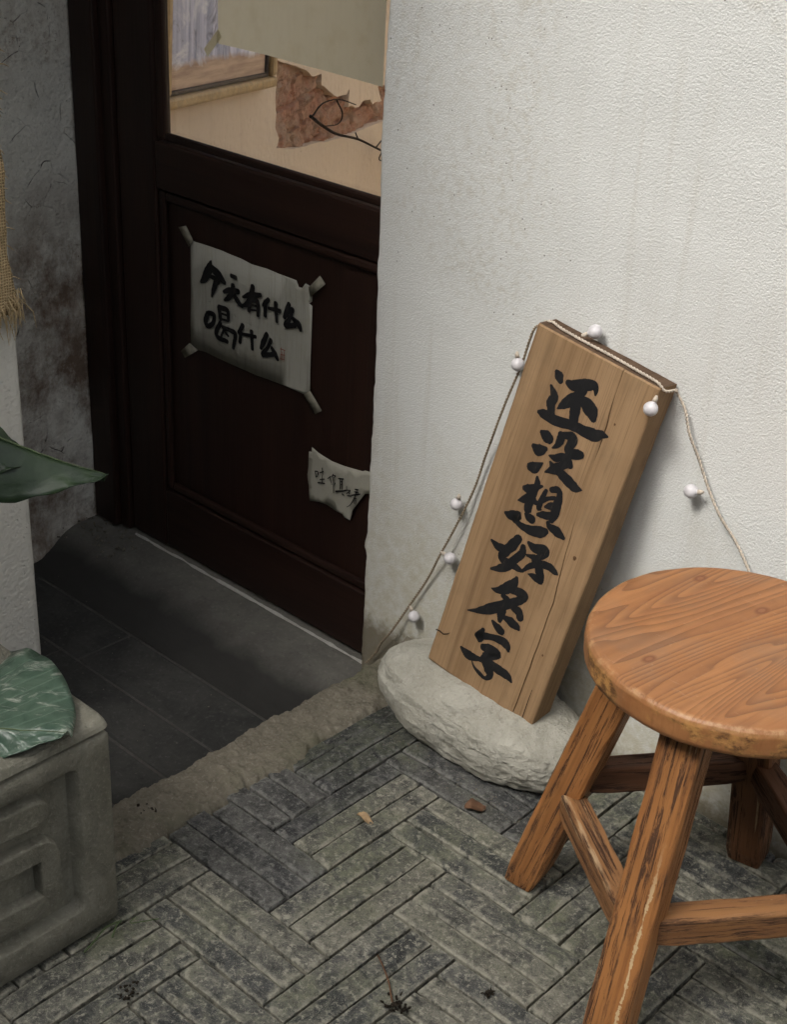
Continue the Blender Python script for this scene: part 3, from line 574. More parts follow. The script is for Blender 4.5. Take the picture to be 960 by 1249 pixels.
dbox('stile', -2.086, -1.985, DY, DY + .042, ZB + .004, ZT - .004)
dbox('stile', -1.415, -1.304, DY, DY + .042, ZB + .004, ZT - .004)
dbox('rail', -1.984, -1.416, DY + .001, DY + .041, .607, .690, M_DOORX)
dbox('rail', -1.984, -1.416, DY + .001, DY + .041, ZB + .006, .022, M_DOORX)
dbox('rail', -1.984, -1.416, DY + .001, DY + .041, ZT - .11, ZT - .006, M_DOORX)
pn = dbox('panel', -1.99, -1.41, DY + .0135, DY + .030, .015, .612)
mo = []
for a in ((-1.983, -1.965, .024, .605), (-1.435, -1.417, .024, .605)): dbox('moulding', a[0], a[1], DY + .004, DY + .0134, a[2], a[3], parent=pn, bev=.006)
for a in ((-1.9645, -1.4355, .024, .042), (-1.9645, -1.4355, .587, .605)): dbox('moulding', a[0], a[1], DY + .004, DY + .0134, a[2], a[3], M_DOORX, pn, .006)
for a in ((-1.983, -1.962, .692, ZT - .112), (-1.438, -1.417, .692, ZT - .112)): dbox('glazing_bead', a[0], a[1], DY + .006, DY + .018, a[2], a[3], parent=door)
for a in ((-1.9615, -1.4385, .692, .706), (-1.9615, -1.4385, ZT - .126, ZT - .112)): dbox('glazing_bead', a[0], a[1], DY + .006, DY + .018, a[2], a[3], M_DOORX, door)
gp = dbox('glass_pane', -1.980, -1.420, DY + .0195, DY + .0225, .695, ZT - .115, M_GLASS, bev=0)
# pale cement bead where door meets sill
def bead_f(u, v):
    x = -2.07 + v * (-1.33 + 2.07); a = u * math.pi
    k = .6 + .5 * nz(x, 8.1, 0, 22)
    return (x, DY - .004 - .005 * math.cos(a) * k - .004, -.109 + .006 * math.sin(a) * max(.1, k))
v, f = grid(6, 160, bead_f)
tag(py_obj('sill_edge', v, f, M_BEAD, smooth=True), kind='structure')
# ================================================================ strokes and sheets
WID = 1.0
def ribbon(pts, d, out, seed):
    """pts: flat x,y,w triples (0.1 mm); brush stroke as a thin raised ribbon, d in front of the sheet"""
    P = [Vector((pts[i] * 1e-4, pts[i + 1] * 1e-4, pts[i + 2] * 1e-4)) for i in range(0, len(pts), 3)]
    C = catmull(P, 6) if len(P) > 2 else [P[0].lerp(P[1], t / 8) for t in range(9)]
    vs, fs = out
    n = len(C); L, Rr = [], []
    for i, c in enumerate(C):
        t = (C[min(i + 1, n - 1)] - C[max(i - 1, 0)]); t.z = 0
        if t.length < 1e-9: t = Vector((1, 0, 0))
        t.normalize(); nn = Vector((-t.y, t.x, 0)); w = max(c.z * WID, .0006) / 2
        e1 = 1 + .16 * noise.noise(Vector((i * .45, seed * 3.1, 0))); e2 = 1 + .16 * noise.noise(Vector((i * .45, seed * 3.1 + 50, 0)))
        L.append(Vector((c.x, c.y, 0)) + nn * w * e1); Rr.append(Vector((c.x, c.y, 0)) - nn * w * e2)
    def cap(i, s):
        c = C[i]; t = (C[min(i + 1, n - 1)] - C[max(i - 1, 0)]); t.z = 0; t.normalize(); nn = Vector((-t.y, t.x, 0)); w = max(c.z * WID, .0006) / 2
        return [Vector((c.x, c.y, 0)) + (nn * math.cos(a) + t * s * math.sin(a) * .75) * w for a in (math.pi / 4, math.pi / 2, 3 * math.pi / 4)]
    loop = L + cap(n - 1, 1) + Rr[::-1] + cap(0, -1)[::-1]
    b = len(vs)
    vs += [(p.x, -d, p.y) for p in loop]
    for i in range(n - 1):
        fs.append((b + i, b + i + 1, b + n + 3 + (n - 2 - i), b + n + 3 + (n - 1 - i)))
    fs.append((b + n - 1, b + n, b + n + 1, b + n + 2, b + n + 3))
    e = b + 2 * n + 3
    fs.append((b + 2 * n + 2, e, e + 1, e + 2, b))
def lettering(name, chars, mat, parent, d0, mw=None, sub=None):
    k = 0
    for ch in chars:
        vs, fs = [], []
        for s in ch: ribbon(s, d0 + .00004 * (k % 14), (vs, fs), k * 1.7); k += 1
        py_obj(name, vs, fs, mat, parent, mw)
def poly_sheet(name, poly, y, mat, parent=None, th=.0004, curl=None, loc=(0, 0, 0), cuts=3):
    bm = bmesh.new(); q = [bm.verts.new((a * 1e-4 - loc[0], y - loc[1], b * 1e-4 - loc[2])) for a, b in poly]
    es = [bm.edges.new((q[i], q[(i + 1) % len(q)])) for i in range(len(q))]
    bmesh.ops.triangle_fill(bm, edges=es, use_beauty=True, use_dissolve=False)
    for _ in range(cuts): bmesh.ops.subdivide_edges(bm, edges=bm.edges, cuts=1, use_grid_fill=False)
    bmesh.ops.triangulate(bm, faces=bm.faces)
    if curl:
        for v in bm.verts: v.co.y += curl(v.co.x + loc[0], v.co.z + loc[2])
    o = bm_obj(name, bm, mat, parent, smooth=True)
    md = o.modifiers.new('thickness', 'SOLIDIFY'); md.thickness = th; md.offset = 0
    return o
PYF = DY + .0128
pc = (-1.80, PYF, .36)
def pcurl(x, z): return -.0022 - .0016 * (1 + nz(x, 0, z, 16, 2))
po = empty('paper_poster', pc); tag(po, 'larger handwritten paper with two rows of black characters taped to door panel', 'poster')
poly_sheet('paper', POSTER_OUT, PYF, M_POSTER, po, .0003, pcurl, pc, 2)
for t in TAPES: poly_sheet('tape_strip', t, PYF - .0062, M_TAPE, po, .0002, None, pc, 0)
WID = 1.5
lettering('lettering', POSTER, M_INK, po, .0068, Matrix.Translation((-pc[0], PYF - pc[1], -pc[2])))
WID = 1.0
lettering('seal', SEAL, M_SEALINK, po, .0068, Matrix.Translation((-pc[0], PYF - pc[1], -pc[2])))
nc = (-1.52, PYF, .2)
no = empty('paper_note', nc); tag(no, 'small torn note with thin handwriting low on the door, beside the wall', 'note')
poly_sheet('paper', NOTE_OUT, PYF, M_NOTE, no, .0003, lambda x, z: -.003 - .002 * (1 + nz(x, 5, z, 22, 2)), nc, 2)
lettering('lettering', NOTE, M_INK, no, .0078, Matrix.Translation((-nc[0], 0, -nc[2])))
sc_ = (-1.65, DY + .026, .9)
sh = empty('paper_sheet', sc_); tag(sh, 'blank cream paper sheet hung inside the door glass', 'paper')
top = [(a, b) for a, b in SHEET[:5]]; zt = 12600
poly_sheet('paper', top + [(SHEET[4][0] + 40, zt), (SHEET[0][0], zt)], DY + .026, M_SHEET, sh, .0004, lambda x, z: .002 * nz(x, 3, z, 7, 2), sc_, 2).modifiers.clear()
x0, z0 = SHEET[0]
poly_sheet('tape_strip', [(x0 - 330, z0 - 130), (x0 - 240, z0 - 240), (x0 + 110, z0 + 120), (x0 + 20, z0 + 230)], DY + .0238, M_CLEAR, sh, .0002, None, sc_, 0).modifiers.clear()
# ================================================================ things behind the glass
IO, ID, IN = Vector((-2.11242636, 1.68708651, 0)), Vector((-.46803032, .88371241, 0)), Vector((.88371241, .46803032, 0))
IMW = frame_mw(IO, ID, -IN, Vector((0, 0, 1)))        # local x along the wall, -y out of it, z up
iw = empty('interior_wall', mw=IMW); tag(iw, 'warm beige interior wall seen through the door glass, plaster peeled', 'wall')
bm = bmesh.new()
def loop(pts, y):
    q = [bm.verts.new((a, y, b)) for a, b in pts]
    return q, [bm.edges.new((q[i], q[(i + 1) % len(q)])) for i in range(len(q))]
rp = []
P0 = [(a * 1e-4, b * 1e-4) for a, b in PATCH]
for i, (a, b) in enumerate(P0):
    c, d = P0[(i + 1) % len(P0)]
    for k in range(4):
        t = k / 4; s = .007 if k else 0
        rp.append((a + (c - a) * t + s * noise.noise(Vector((i + k * .37, 2, 0))), b + (d - b) * t + s * noise.noise(Vector((i + k * .37, 9, 0)))))
q1, e1 = loop([(-.12, -.12), (3.3, -.12), (3.3, 2.7), (-.12, 2.7)], 0)
q2, e2 = loop(rp, 0)
bmesh.ops.triangle_fill(bm, edges=e1 + e2, use_beauty=True)
inside = [fc for fc in bm.faces if all(v in set(q2) for v in fc.verts) and False]
r = bmesh.ops.extrude_edge_only(bm, edges=e2)
for v in r['geom']:
    if isinstance(v, bmesh.types.BMVert):
        v.co.y += .034
bm_obj('plaster', bm, M_INNER, iw)
xs = [a for a, b in rp]; zs = [b for a, b in rp]
def ex_f(u, v):
    x = min(xs) - .03 + (max(xs) - min(xs) + .06) * u; z = min(zs) - .03 + (max(zs) - min(zs) + .06) * v
    row = math.floor(z / .062); fx = ((x + .06 * (row % 2)) / .21) % 1; fz = (z / .062) % 1
    jn = 1 if (fz < .16 or fx < .05) else 0
    return (x, .016 + .008 * jn * (1 + nz(x, 1, z, 30)) - .013 * nz(x, 2, z, 13, 4) - .008 * nz(x, 6, z, 48, 4), z)
v, f = grid(150, 110, ex_f)
py_obj('exposed_brickwork', v, f, M_EXPOSED, iw)
# framed painting
pmw = IMW @ Matrix.Translation((.2385, -.004, .715)) @ Matrix.Rotation(math.radians(6.2), 4, 'Y')
pic = empty('framed_painting', mw=pmw); tag(pic, 'gilt framed painting in lilac and sand on the interior wall', 'picture')
def pbox(name, x0, x1, y0, y1, z0, z1, mat, bev=.004): return box(name, x0, x1, y0, y1, z0, z1, mat, pic, bev, 2)
PWd, PHt = .60, .75
pbox('frame', -.30, .30, -.03, 0, -.034, -.012, M_GILT, .006); pbox('frame', -.30, .30, -.03, 0, PHt - .03, PHt, M_GILT, .008)
pbox('frame', .2725, .3005, -.03, -.0005, -.0115, PHt - .0305, M_GILT, .008); pbox('frame', -.3005, -.2725, -.03, -.0005, -.0115, PHt - .0305, M_GILT, .008)
pbox('slip', -.272, .272, -.018, -.001, -.0115, -.004, M_FRAMEDARK, .001); pbox('slip', .262, .272, -.018, -.001, -.0035, PHt - .031, M_FRAMEDARK, .001)
pbox('canvas', -.272, .2615, -.012, -.0015, -.0035, PHt - .031, M_CANVAS, 0)
# dry twig
tw = empty('dry_twig', mw=IMW @ Matrix.Translation((.9, -.03, .5))); tag(tw, 'thin dry twig with a loop in front of the peeled wall', 'twig')
for i, br in enumerate(TWIG):
    C = catmull([(a * 1e-4 - .9, .004 * math.sin(i * 2.1 + k), b * 1e-4 - .5) for k, (a, b) in enumerate(br)], 5) if len(br) > 2 else [Vector((a * 1e-4 - .9, 0, b * 1e-4 - .5)) for a, b in br]
    r0 = .0042 if i == 0 else .0022
    v, f = tube(C, [r0 * (1 - .45 * k / len(C)) for k in range(len(C))], 6)
    py_obj('stem' if i == 0 else 'branch', v, f, M_TWIG, tw, smooth=True)
# ================================================================ stone block
SO = Vector((-1.058, 1.417, 0))
PR = [(.0, .0), (.74, .0), (.87, .008), (.955, .024), (1.0, .044), (.99, .062), (.945, .077), (.865, .089), (.74, .097), (.45, .101), (0.0, .100)]
def stone_f(u, v):
    th = u * 2 * math.pi; q = v * (len(PR) - 1); i = min(int(q), len(PR) - 2); t = q - i; t2 = t * t * (3 - 2 * t) * .3 + t * .7
    r = PR[i][0] * (1 - t2) + PR[i + 1][0] * t2; z = PR[i][1] * (1 - t2) + PR[i + 1][1] * t2
    c, s = math.cos(th), math.sin(th); n_ = 2.35
    k = (abs(c) ** n_ + abs(s) ** n_) ** (-1 / n_)
    x = .183 * c * k * r * (1 + .05 * math.sin(th * 2 + 1)); y = (.098 if s < 0 else .088) * s * k * r
    zz = z * (1.0 - .62 * x)
    if z > .08: zz -= .012 * max(0, (-y - .02) / .07)            # top falls off a little to the front
    dn = .009 * nz(x, y, zz, 8, 2) + .0028 * nz(x + 4, y, zz, 34, 4) - .0035 * abs(nz(x * 1.1, y + 3, zz * 1.2, 15, 2)) + .0016 * nz(x, y + 8, zz, 95, 3) - .0022 * max(0, nz(x + 2, y, zz, 60, 2) - .25)
    dv = Vector((c, s, .5 if z > .06 else 0)) * dn
    if r < .05: dv = Vector((0, 0, .0))
    return Vector((x, y, max(zz, -.004))) + dv
v, f = grid(320, 140, stone_f)
st = py_obj('stone_block', v, f, M_STONE, mw=Matrix.Translation(SO), smooth=True)
tag(st, 'pale rough rounded stone block under the sign board', 'stone')
# ================================================================ sign board
BMx = Matrix(((0.98590845, -0.04014499, 0.1623974), (0.01793755, 0.99055081, 0.13596812), (-0.16632132, -0.1311391, 0.97731252)))
BO = Vector((-0.89057209, 1.06934026, 0.08494414)) * 1.3
BMW = Matrix.Translation(BO) @ BMx.to_4x4()
bw, bh, bt = .15087821 * 1.3, .42070931 * 1.3, .0443
sg = empty('sign_board', mw=BMW); tag(sg, 'leaning thick pine plank with six brush-painted black characters', 'sign')
CRK = [(.140, .547), (.1415, .50), (.1449, .4667), (.1457, .3812), (.1529, .2761), (.1612, .2009), (.1617, .125), (.1623, .0463), (.1614, 0)]
def crk(z):
    for (a, b), (c, d) in zip(CRK, CRK[1:]):
        if d <= z <= b: return a + (c - a) * (b - z) / (b - d)
    return CRK[-1][0]
NR = 170; rows = []
for j in range(NR + 1):
    z = bh * j / NR; cx = crk(z) + .0011 * nz(z, 3, 3, 26) ; op = .00075 * max(.12, min(1, .55 + 1.6 * nz(z, 8, 1, 7) + (.5 if z < .22 else 0)))
    if z > .50: op = .00035
    row = []
    e = .0016 + .0012 * abs(nz(z, 1, 6, 20)); 
    xs_ = [0, e] + [e + (cx - .003 - e) * k / 9 for k in range(1, 10)] + [cx - op * 1.6, cx - op, cx, cx + op, cx + op * 1.6] + [cx + .003 + (bw - e - cx - .003) * k / 4 for k in range(0, 5)] + [bw]
    xs_ = sorted(xs_)
    nC = len(xs_)
    for k, x in enumerate(xs_):
        y = 0
        if k in (0, nC - 1): y = e
        if abs(x - cx) < 1e-9: y = .007
        zz = z
        if j in (0, NR): y += .0018
        if j == NR: zz -= .0008 * (1 + nz(x, 2, 2, 60))
        x += (.0009 * nz(z, k, 7, 9) if k in (0, 1, nC - 2, nC - 1) else 0)
        row.append(Vector((x, y, zz)))
    rows.append(row)
vs = [p for r_ in rows for p in r_]; fs = []
for j in range(NR):
    for k in range(nC - 1): fs.append((j * nC + k, j * nC + k + 1, (j + 1) * nC + k + 1, (j + 1) * nC + k))
per = [k for k in range(nC)] + [j * nC + nC - 1 for j in range(1, NR + 1)] + [NR * nC + k for k in range(nC - 2, -1, -1)] + [j * nC for j in range(NR - 1, 0, -1)]
b0 = len(vs)
for i in per: vs.append(Vector((vs[i].x + .0012 * nz(vs[i].z, 4, vs[i].x, 14), bt - .002, vs[i].z)))
for i in range(len(per)):
    j = (i + 1) % len(per); fs.append((per[j], per[i], b0 + i, b0 + j))
fs.append(tuple(b0 + i for i in range(len(per))))
pk = py_obj('plank', vs, fs, M_BOARD, sg); pk.data.materials.append(M_BOARDSIDE); pk.data.materials.append(M_BOARDEND)
for p in pk.data.polygons:
    if p.normal.z > .7: p.material_index = 2
    elif p.normal.y > -.4: p.material_index = 1
WID = 1.28
lettering('lettering', BOARD, M_INK, sg, .0003)
# knots and nail heads on the plank
for kx, kz, r_ in ((.1679, .2772, .0034), (.155, .4743, .0018), (.174, .12, .0018)):
    vs = [(kx + r_ * q * math.cos(a) * .8 * (1 + .15 * math.sin(a * 3 + kz * 90)), -.0002 - .0002 * (q < .5), kz + r_ * q * math.sin(a)) for q in (.45, .8, 1.0) for a in [2 * math.pi * k / 12 for k in range(12)]]
    fs = [tuple(range(12))] + [(i * 12 + k, i * 12 + (k + 1) % 12, (i + 1) * 12 + (k + 1) % 12, (i + 1) * 12 + k) for i in range(2) for k in range(12)]
    py_obj('knot', vs, fs, M_KNOT, sg)
v, f = tube([(-.0012, -.0001, .052), (.006, -.0002, .0535), (.013, -.0002, .0525), (.020, -.0002, .0575), (.0225, -.0002, .061)], [.0011, .0009, .001, .0008, .0004], 5); py_obj('split', v, f, M_TWIG, sg)
v, f = tube([(.1785, -.0001, .0), (.1782, -.0002, .02), (.1775, -.0002, .045), (.1776, -.0002, .062)], [.0007, .0006, .0005, .0003], 5); py_obj('split', v, f, M_TWIG, sg)
# ================================================================ stool
SCt = Vector((-.6095, 1.2602, 0)); SR, SZ, STH = .1664, .4576, .036
stool = empty('stool', SCt); tag(stool, 'round orange-brown wooden stool with worn varnish, right foreground', 'stool')
RP = [(0, SZ), (.5, SZ), (.86, SZ - .0003), (.955, SZ - .0008), (.978, SZ - .002), (.992, SZ - .0048), (1.0, SZ - .009), (1.0, SZ - .018), (.998, SZ - STH + .006), (.985, SZ - STH + .001), (.93, SZ - STH), (0, SZ - STH)]
def seat_f(u, v):
    q = v * (len(RP) - 1); i = min(int(q), len(RP) - 2); t = q - i
    r = (RP[i][0] * (1 - t) + RP[i + 1][0] * t) * SR; z = RP[i][1] * (1 - t) + RP[i + 1][1] * t - SZ
    th = u * 2 * math.pi; c, s = math.cos(th), math.sin(th)
    r *= 1 + .006 * nz(c, s, 1, 2) + (.0045 * nz(c * 6, s * 6, z * 40, 2) if .9 < r / SR and z < -.001 else 0)
    return (r * c, r * s, z)
v, f = grid(128, 44, seat_f)
py_obj('seat', v, f, M_SEAT, stool, Matrix.Translation((0, 0, SZ)), True)
OV = Vector((-.2185, -.034, 0)); feet, tops = [], []
o_ = OV.copy()
for k in range(4):
    feet.append(o_ + Vector((-.6124, 1.2596, 0)) - SCt); tops.append(o_ * .48 + Vector((0, 0, SZ - STH + .004))); o_ = Vector((-o_.y, o_.x, 0))
def bar(name, a, b, w, h, mat, outward, bev=.004, axis='z', n=10, foot=False):
    """tapered timber with slightly uneven faces from a to b; local z (or x) runs along it"""
    d = b - a; L = d.length; zx = d.normalized(); yx = (outward - zx * outward.dot(zx)).normalized(); xx = yx.cross(zx)
    vs, fs = [], []
    for i in range(n + 1):
        t = i / n
        e = 1 - (.10 if i in (0, n) else 0)
        for k, (sx, sy) in enumerate(((-1, -1), (1, -1), (1, 1), (-1, 1))):
            for q in range(3):
                an = (q - 1) * math.pi / 4 + math.atan2(sy, sx); bx_ = sx * (w / 2 - bev) + math.cos(an) * bev * 1.2; by_ = sy * (h / 2 - bev) + math.sin(an) * bev * 1.2
                j = .0012 * nz(t * 3, k * 3.3 + q * .4, L * 9, 3)
                vs.append(((bx_ + j) * e, (by_ + j) * e, t * L))
    m = 12
    for i in range(n):
        for q in range(m): fs.append((i * m + q, i * m + (q + 1) % m, (i + 1) * m + (q + 1) % m, (i + 1) * m + q))
    fs.append(tuple(range(m))[::-1]); fs.append(tuple(n * m + q for q in range(m)))
    if axis == 'x':
        vs = [(z, x, y) for x, y, z in vs]; mw = frame_mw(a, zx, xx, yx)
    else: mw = frame_mw(a, xx, yx, zx)
    if foot:      # cut the foot level with the paving
        zc = [mw @ Vector(q) for q in vs]
        inv = mw.inverted()
        vs = [tuple(inv @ Vector((p.x, p.y, max(p.z, .0008)))) if i < m else vs[i] for i, p in enumerate(zc)]
    return py_obj(name, vs, fs, mat, stool, mw, False)
for k in range(4):
    d = (tops[k] - feet[k]); a = feet[k] - d * .0
    bar('leg', a, tops[k], .047, .044, M_LEGOLDSHADE if k == 3 else M_LEGFRONT if k == 1 else M_LEG, Vector((feet[k].x, feet[k].y, 0)), .0045, foot=True, n=14)
def at(k, z): t = z / (SZ - STH); return feet[k].lerp(tops[k], t)
for k, j, z1, z2 in ((0, 1, .158, .165), (1, 2, .172, .165), (2, 3, .172, .188), (3, 0, .184, .188)):
    a, b = at(k, z1), at(j, z2); d = (b - a).normalized()
    bar('stretcher', a + d * .019, b - d * .019, .030, .036, M_RAILOLDSHADE if k >= 2 else M_RAIL, Vector((0, 0, 1)), .003, 'x', 8)
# ================================================================ string of lights
ls = empty('light_string', (-1.05, WY - .01, .55)); tag(ls, 'twisted cord with small white round bulbs draped over the sign board', 'string lights'); LO = ls.location.copy()
yw = WY - .013
WL = [(-1.385, -.06), (-1.366, -.03), (-1.350, .0), (-1.3267, .0336), (-1.2951, .0956), (-1.2643, .1544), (-1.2379, .2096), (-1.2073, .279), (-1.1856, .3424), (-1.1679, .4036), (-1.1489, .4581), (-1.1359, .5054), (-1.1209, .5568), (-1.1019, .6162)]
WR = [(-.8711, .5995), (-.8569, .5794), (-.8427, .5524), (-.8266, .5214), (-.8081, .491), (-.782, .4588), (-.7563, .4289), (-.7293, .3983), (-.7115, .3662), (-.70, .28), (-.69, .15), (-.66, .01)]
bp = lambda x, y, z: BMW @ Vector((x, y, z))
pl = [Vector((x, yw + .004 * math.sin(i * 1.7), z)) for i, (x, z) in enumerate(WL)] + [bp(-.006, .026, bh - .012)]
pt_ = [bp(-.004, .024, bh - .004), bp(.010, .018, bh + .003), bp(.03, .012, bh + .003), bp(.07, .010, bh + .003), (bp(.11, .011, bh + .003)), bp(.15, .009, bh + .003), bp(.186, .006, bh + .003), bp(.199, .010, bh - .004), bp(.205, .028, bh - .003)]
pr = [bp(.205, .028, bh - .003)] + [Vector((x, yw + .003 * math.sin(i * 2.3), z)) for i, (x, z) in enumerate(WR)]
def twisted(name, pts, mat):
    C = catmull(pts, 12); fine = []
    for a, b in zip(C, C[1:]):
        n = max(1, int((b - a).length / .0012)); fine += [a.lerp(b, k / n) for k in range(n)]
    parts = []
    for ph in (0, math.pi):
        h = []; s = 0
        for i, p in enumerate(fine):
            t = (fine[min(i + 1, len(fine) - 1)] - fine[max(i - 1, 0)]).normalized()
            u = t.cross(Vector((.3, 1, .2))).normalized(); w = t.cross(u)
            if i: s += (p - fine[i - 1]).length
            an = s / .0105 * 2 * math.pi + ph
            h.append(p - LO + (u * math.cos(an) + w * math.sin(an)) * .00115)
        parts.append(tube(h, .00112, 5))
    v, f = merge(parts); return py_obj(name, v, f, mat, ls, smooth=True)
twisted('cord', pl, M_BROWN); twisted('cord', pt_, M_CREAM); twisted('cord', pr, M_CREAM)
def bulb(c, d, R=.0095):
    """globe at c, neck towards d"""
    d = d.normalized(); pr_ = [(math.sin(a) * R, -math.cos(a) * R) for a in [math.pi * k / 12 for k in range(0, 11)]] + [(.0030, R * 1.0), (.0030, R * 1.0 + .002), (.0, R * 1.0 + .002)]
    n = 16; vs, fs = [], []
    for r_, z in pr_:
        for k in range(n): vs.append((r_ * math.cos(2 * math.pi * k / n), r_ * math.sin(2 * math.pi * k / n), z))
    for i in range(len(pr_) - 1):
        for k in range(n): fs.append((i * n + k, i * n + (k + 1) % n, (i + 1) * n + (k + 1) % n, (i + 1) * n + k))
    mw = Matrix.Translation(c - LO) @ d.to_track_quat('Z', 'Y').to_matrix().to_4x4()
    b = py_obj('bulb', vs, fs, M_BULB, ls, mw, True)
    v, f = tube([(0, 0, R * 1.0 + .001), (.0006, 0, R * 1.0 + .005), (0, .001, R * 1.0 + .009)], [.0034, .003, .0016], 10)
    py_obj('socket', v, f, M_CREAM, b, smooth=True)
yb = WY - .016
for (x, z), d in (((-1.2816, .0802), (-.5, 0, .85)), ((-1.2165, .2142), (-1, 0, .25)), ((-1.2115, .3092), (.25, 0, 1)), ((-1.1213, .5603), (-.1, 0, .5)), ((-.8277, .4766), (1, 0, .25))):
    bulb(Vector((x, yb, z)), Vector(d))
bulb(bp(.1985, -.010, bh - .026), Vector((.25, .25, 1))); bulb(bp(.068, .030, bh + .014), Vector((-.7, -.7, -.35)))
# ================================================================ planter with meander relief
PX, PY1 = -1.136, .806; PWI, PHI = .37, .305
pt = empty('planter', (PX - PWI / 2, PY1 - PWI / 2, 0)); tag(pt, 'square grey-brown cement planter with raised meander relief, bottom left', 'planter'); PO = pt.location.copy()
def rring(h, hx, r, z):
    out = []
    for cx_, cy_, a0 in ((hx - r, h - r, 0), (-h + r, h - r, 90), (-h + r, -h + r, 180), (hx - r, -h + r, 270)):
        for k in range(7): a = math.radians(a0 + k * 15); out.append((cx_ + r * math.cos(a), cy_ + r * math.sin(a), z))
    return out
H_ = PWI / 2
prs = [(0, .002, .012), (0, .15, .012), (0, PHI - .024, .012), (.0, PHI - .012, .013), (.0015, PHI - .007, .014), (.004, PHI - .003, .016), (.009, PHI - .0005, .018), (.014, PHI, .018), (.034, PHI + .001, .016), (.038, PHI - .002, .014), (.040, PHI - .05, .014)]
rings = []
for ins, z, r_ in prs:
    hx = H_ - ins - (.017 if z < PHI - .02 else 0)
    rings.append([(x + .0012 * nz(x, y, z, 14, 2), y + .0012 * nz(y, x + 7, z, 14, 2), z + (.002 * nz(x, y, 3, 18, 3) if z > .1 else 0)) for x, y, z in rring(H_ - ins, hx, r_, z)])
vs = [p for r_ in rings for p in r_]; m = 28
fs = [(i * m + k, i * m + (k + 1) % m, (i + 1) * m + (k + 1) % m, (i + 1) * m + k) for i in range(len(rings) - 1) for k in range(m)]
bd_ = py_obj('body', vs, fs, M_PLANTER, pt)
bm = bmesh.new(); hw = H_ - .038
add_box(bm, -hw, hw, -hw, hw, PHI - .08, PHI - .012, .002); bm_obj('soil', bm, M_SOIL, pt)
# front relief on the +x face; face coordinates (y, z)
fx0, fx1 = PWI / 2 - .0175, PWI / 2
def relief_frame():
    y0, y1, z0, z1 = -PWI / 2 + .004, PWI / 2 - .004, .006, PHI - .018
    iy0, iy1, iz0, iz1 = -PWI / 2 + .046, PWI / 2 - .050, .048, PHI - .046
    s = .008; bv = .003
    def ring(ya, yb_, za, zb, x, r=.012):
        out = []
        for cy, cz, a0 in ((yb_ - r, zb - r, 0), (ya + r, zb - r, 90), (ya + r, za + r, 180), (yb_ - r, za + r, 270)):
            for k in range(5): a = math.radians(a0 + k * 22.5); out.append((x, cy + r * math.cos(a), cz + r * math.sin(a)))
        return out
    rs_ = [ring(y0, y1, z0, z1, fx0 - .004, .006), ring(y0, y1, z0, z1, fx1 - .003, .006), ring(y0 + bv, y1 - bv, z0 + bv, z1 - bv, fx1, .006), ring(iy0 - .002, iy1 + .002, iz0 - .002, iz1 + .002, fx1, .014), ring(iy0, iy1, iz0, iz1, fx1 - .0012, .013), ring(iy0 + s, iy1 - s, iz0 + s, iz1 - s, fx0 - .003, .010)]
    vs = [p for r_ in rs_ for p in r_]; m = 20; fs = []
    for i in range(len(rs_) - 1):
        for k in range(m): fs.append((i * m + k, i * m + (k + 1) % m, (i + 1) * m + (k + 1) % m, (i + 1) * m + k))
    bm = bmesh.new(); q = [bm.verts.new(p) for p in vs]
    for f_ in fs: bm.faces.new([q[i] for i in f_])
    return bm_obj('relief_border', bm, M_PLANTER, pt, smooth=True)
relief_frame()
def relief_bar(pts, w):
    """raised bar with sloped sides along a polyline in (y, z), world coordinates"""
    C = [Vector((a - PO.y, b)) for a, b in pts]; fine = []
    for i in range(len(C)):
        if 0 < i < len(C) - 1:
            r_ = .014; a = C[i] + (C[i - 1] - C[i]).normalized() * r_; b = C[i] + (C[i + 1] - C[i]).normalized() * r_
            for k in range(6): t = k / 5; fine.append(a * (1 - t) ** 2 + C[i] * 2 * t * (1 - t) + b * t * t)
        else: fine.append(C[i])
    d = (fine[-1] - fine[-2]).normalized()
    prof = [(1.0, fx0 - .002), (.90, fx1 - .0050), (.84, fx1 - .0026), (.76, fx1 - .0018)]
    def outline(s):
        L, R_ = [], []
        for i, c in enumerate(fine):
            t = (fine[min(i + 1, len(fine) - 1)] - fine[max(i - 1, 0)]).normalized(); n_ = Vector((-t.y, t.x)); L.append(c + n_ * w / 2 * s); R_.append(c - n_ * w / 2 * s)
        cap = [fine[-1] + (Vector((-d.y, d.x)) * math.cos(a) + d * math.sin(a)) * w / 2 * s for a in [math.pi * k / 8 for k in range(1, 8)]]
        return L + cap + R_[::-1]
    vs, fs = [], []
    rings = [outline(s) for s, x in prof]; m = len(rings[0])
    for (s, x), r_ in zip(prof, rings): vs += [(x, p.x, p.y) for p in r_]
    for i in range(len(prof) - 1):
        for k in range(m): fs.append((i * m + k, i * m + (k + 1) % m, (i + 1) * m + (k + 1) % m, (i + 1) * m + k))
    b = (len(prof) - 1) * m; nf = len(fine)
    for k in range(nf - 1): fs.append((b + k, b + k + 1, b + m - 2 - k, b + m - 1 - k))
    fs.append(tuple(b + k for k in range(nf - 1, m - nf + 1)))
    bm = bmesh.new(); q = [bm.verts.new(p) for p in vs]
    for f_ in fs: bm.faces.new([q[i] for i in f_])
    return bm_obj('relief_bar', bm, M_PLANTER, pt)
relief_bar([(.56, .2365), (.56, .228), (.698, .2215)], .040)
relief_bar([(.655, .0905), (.712, .0895), (.712, .166), (.56, .172), (.50, .172)], .030) if False else relief_bar([(.50, .172), (.712, .1655), (.7125, .0885), (.60, .0915)], .031)
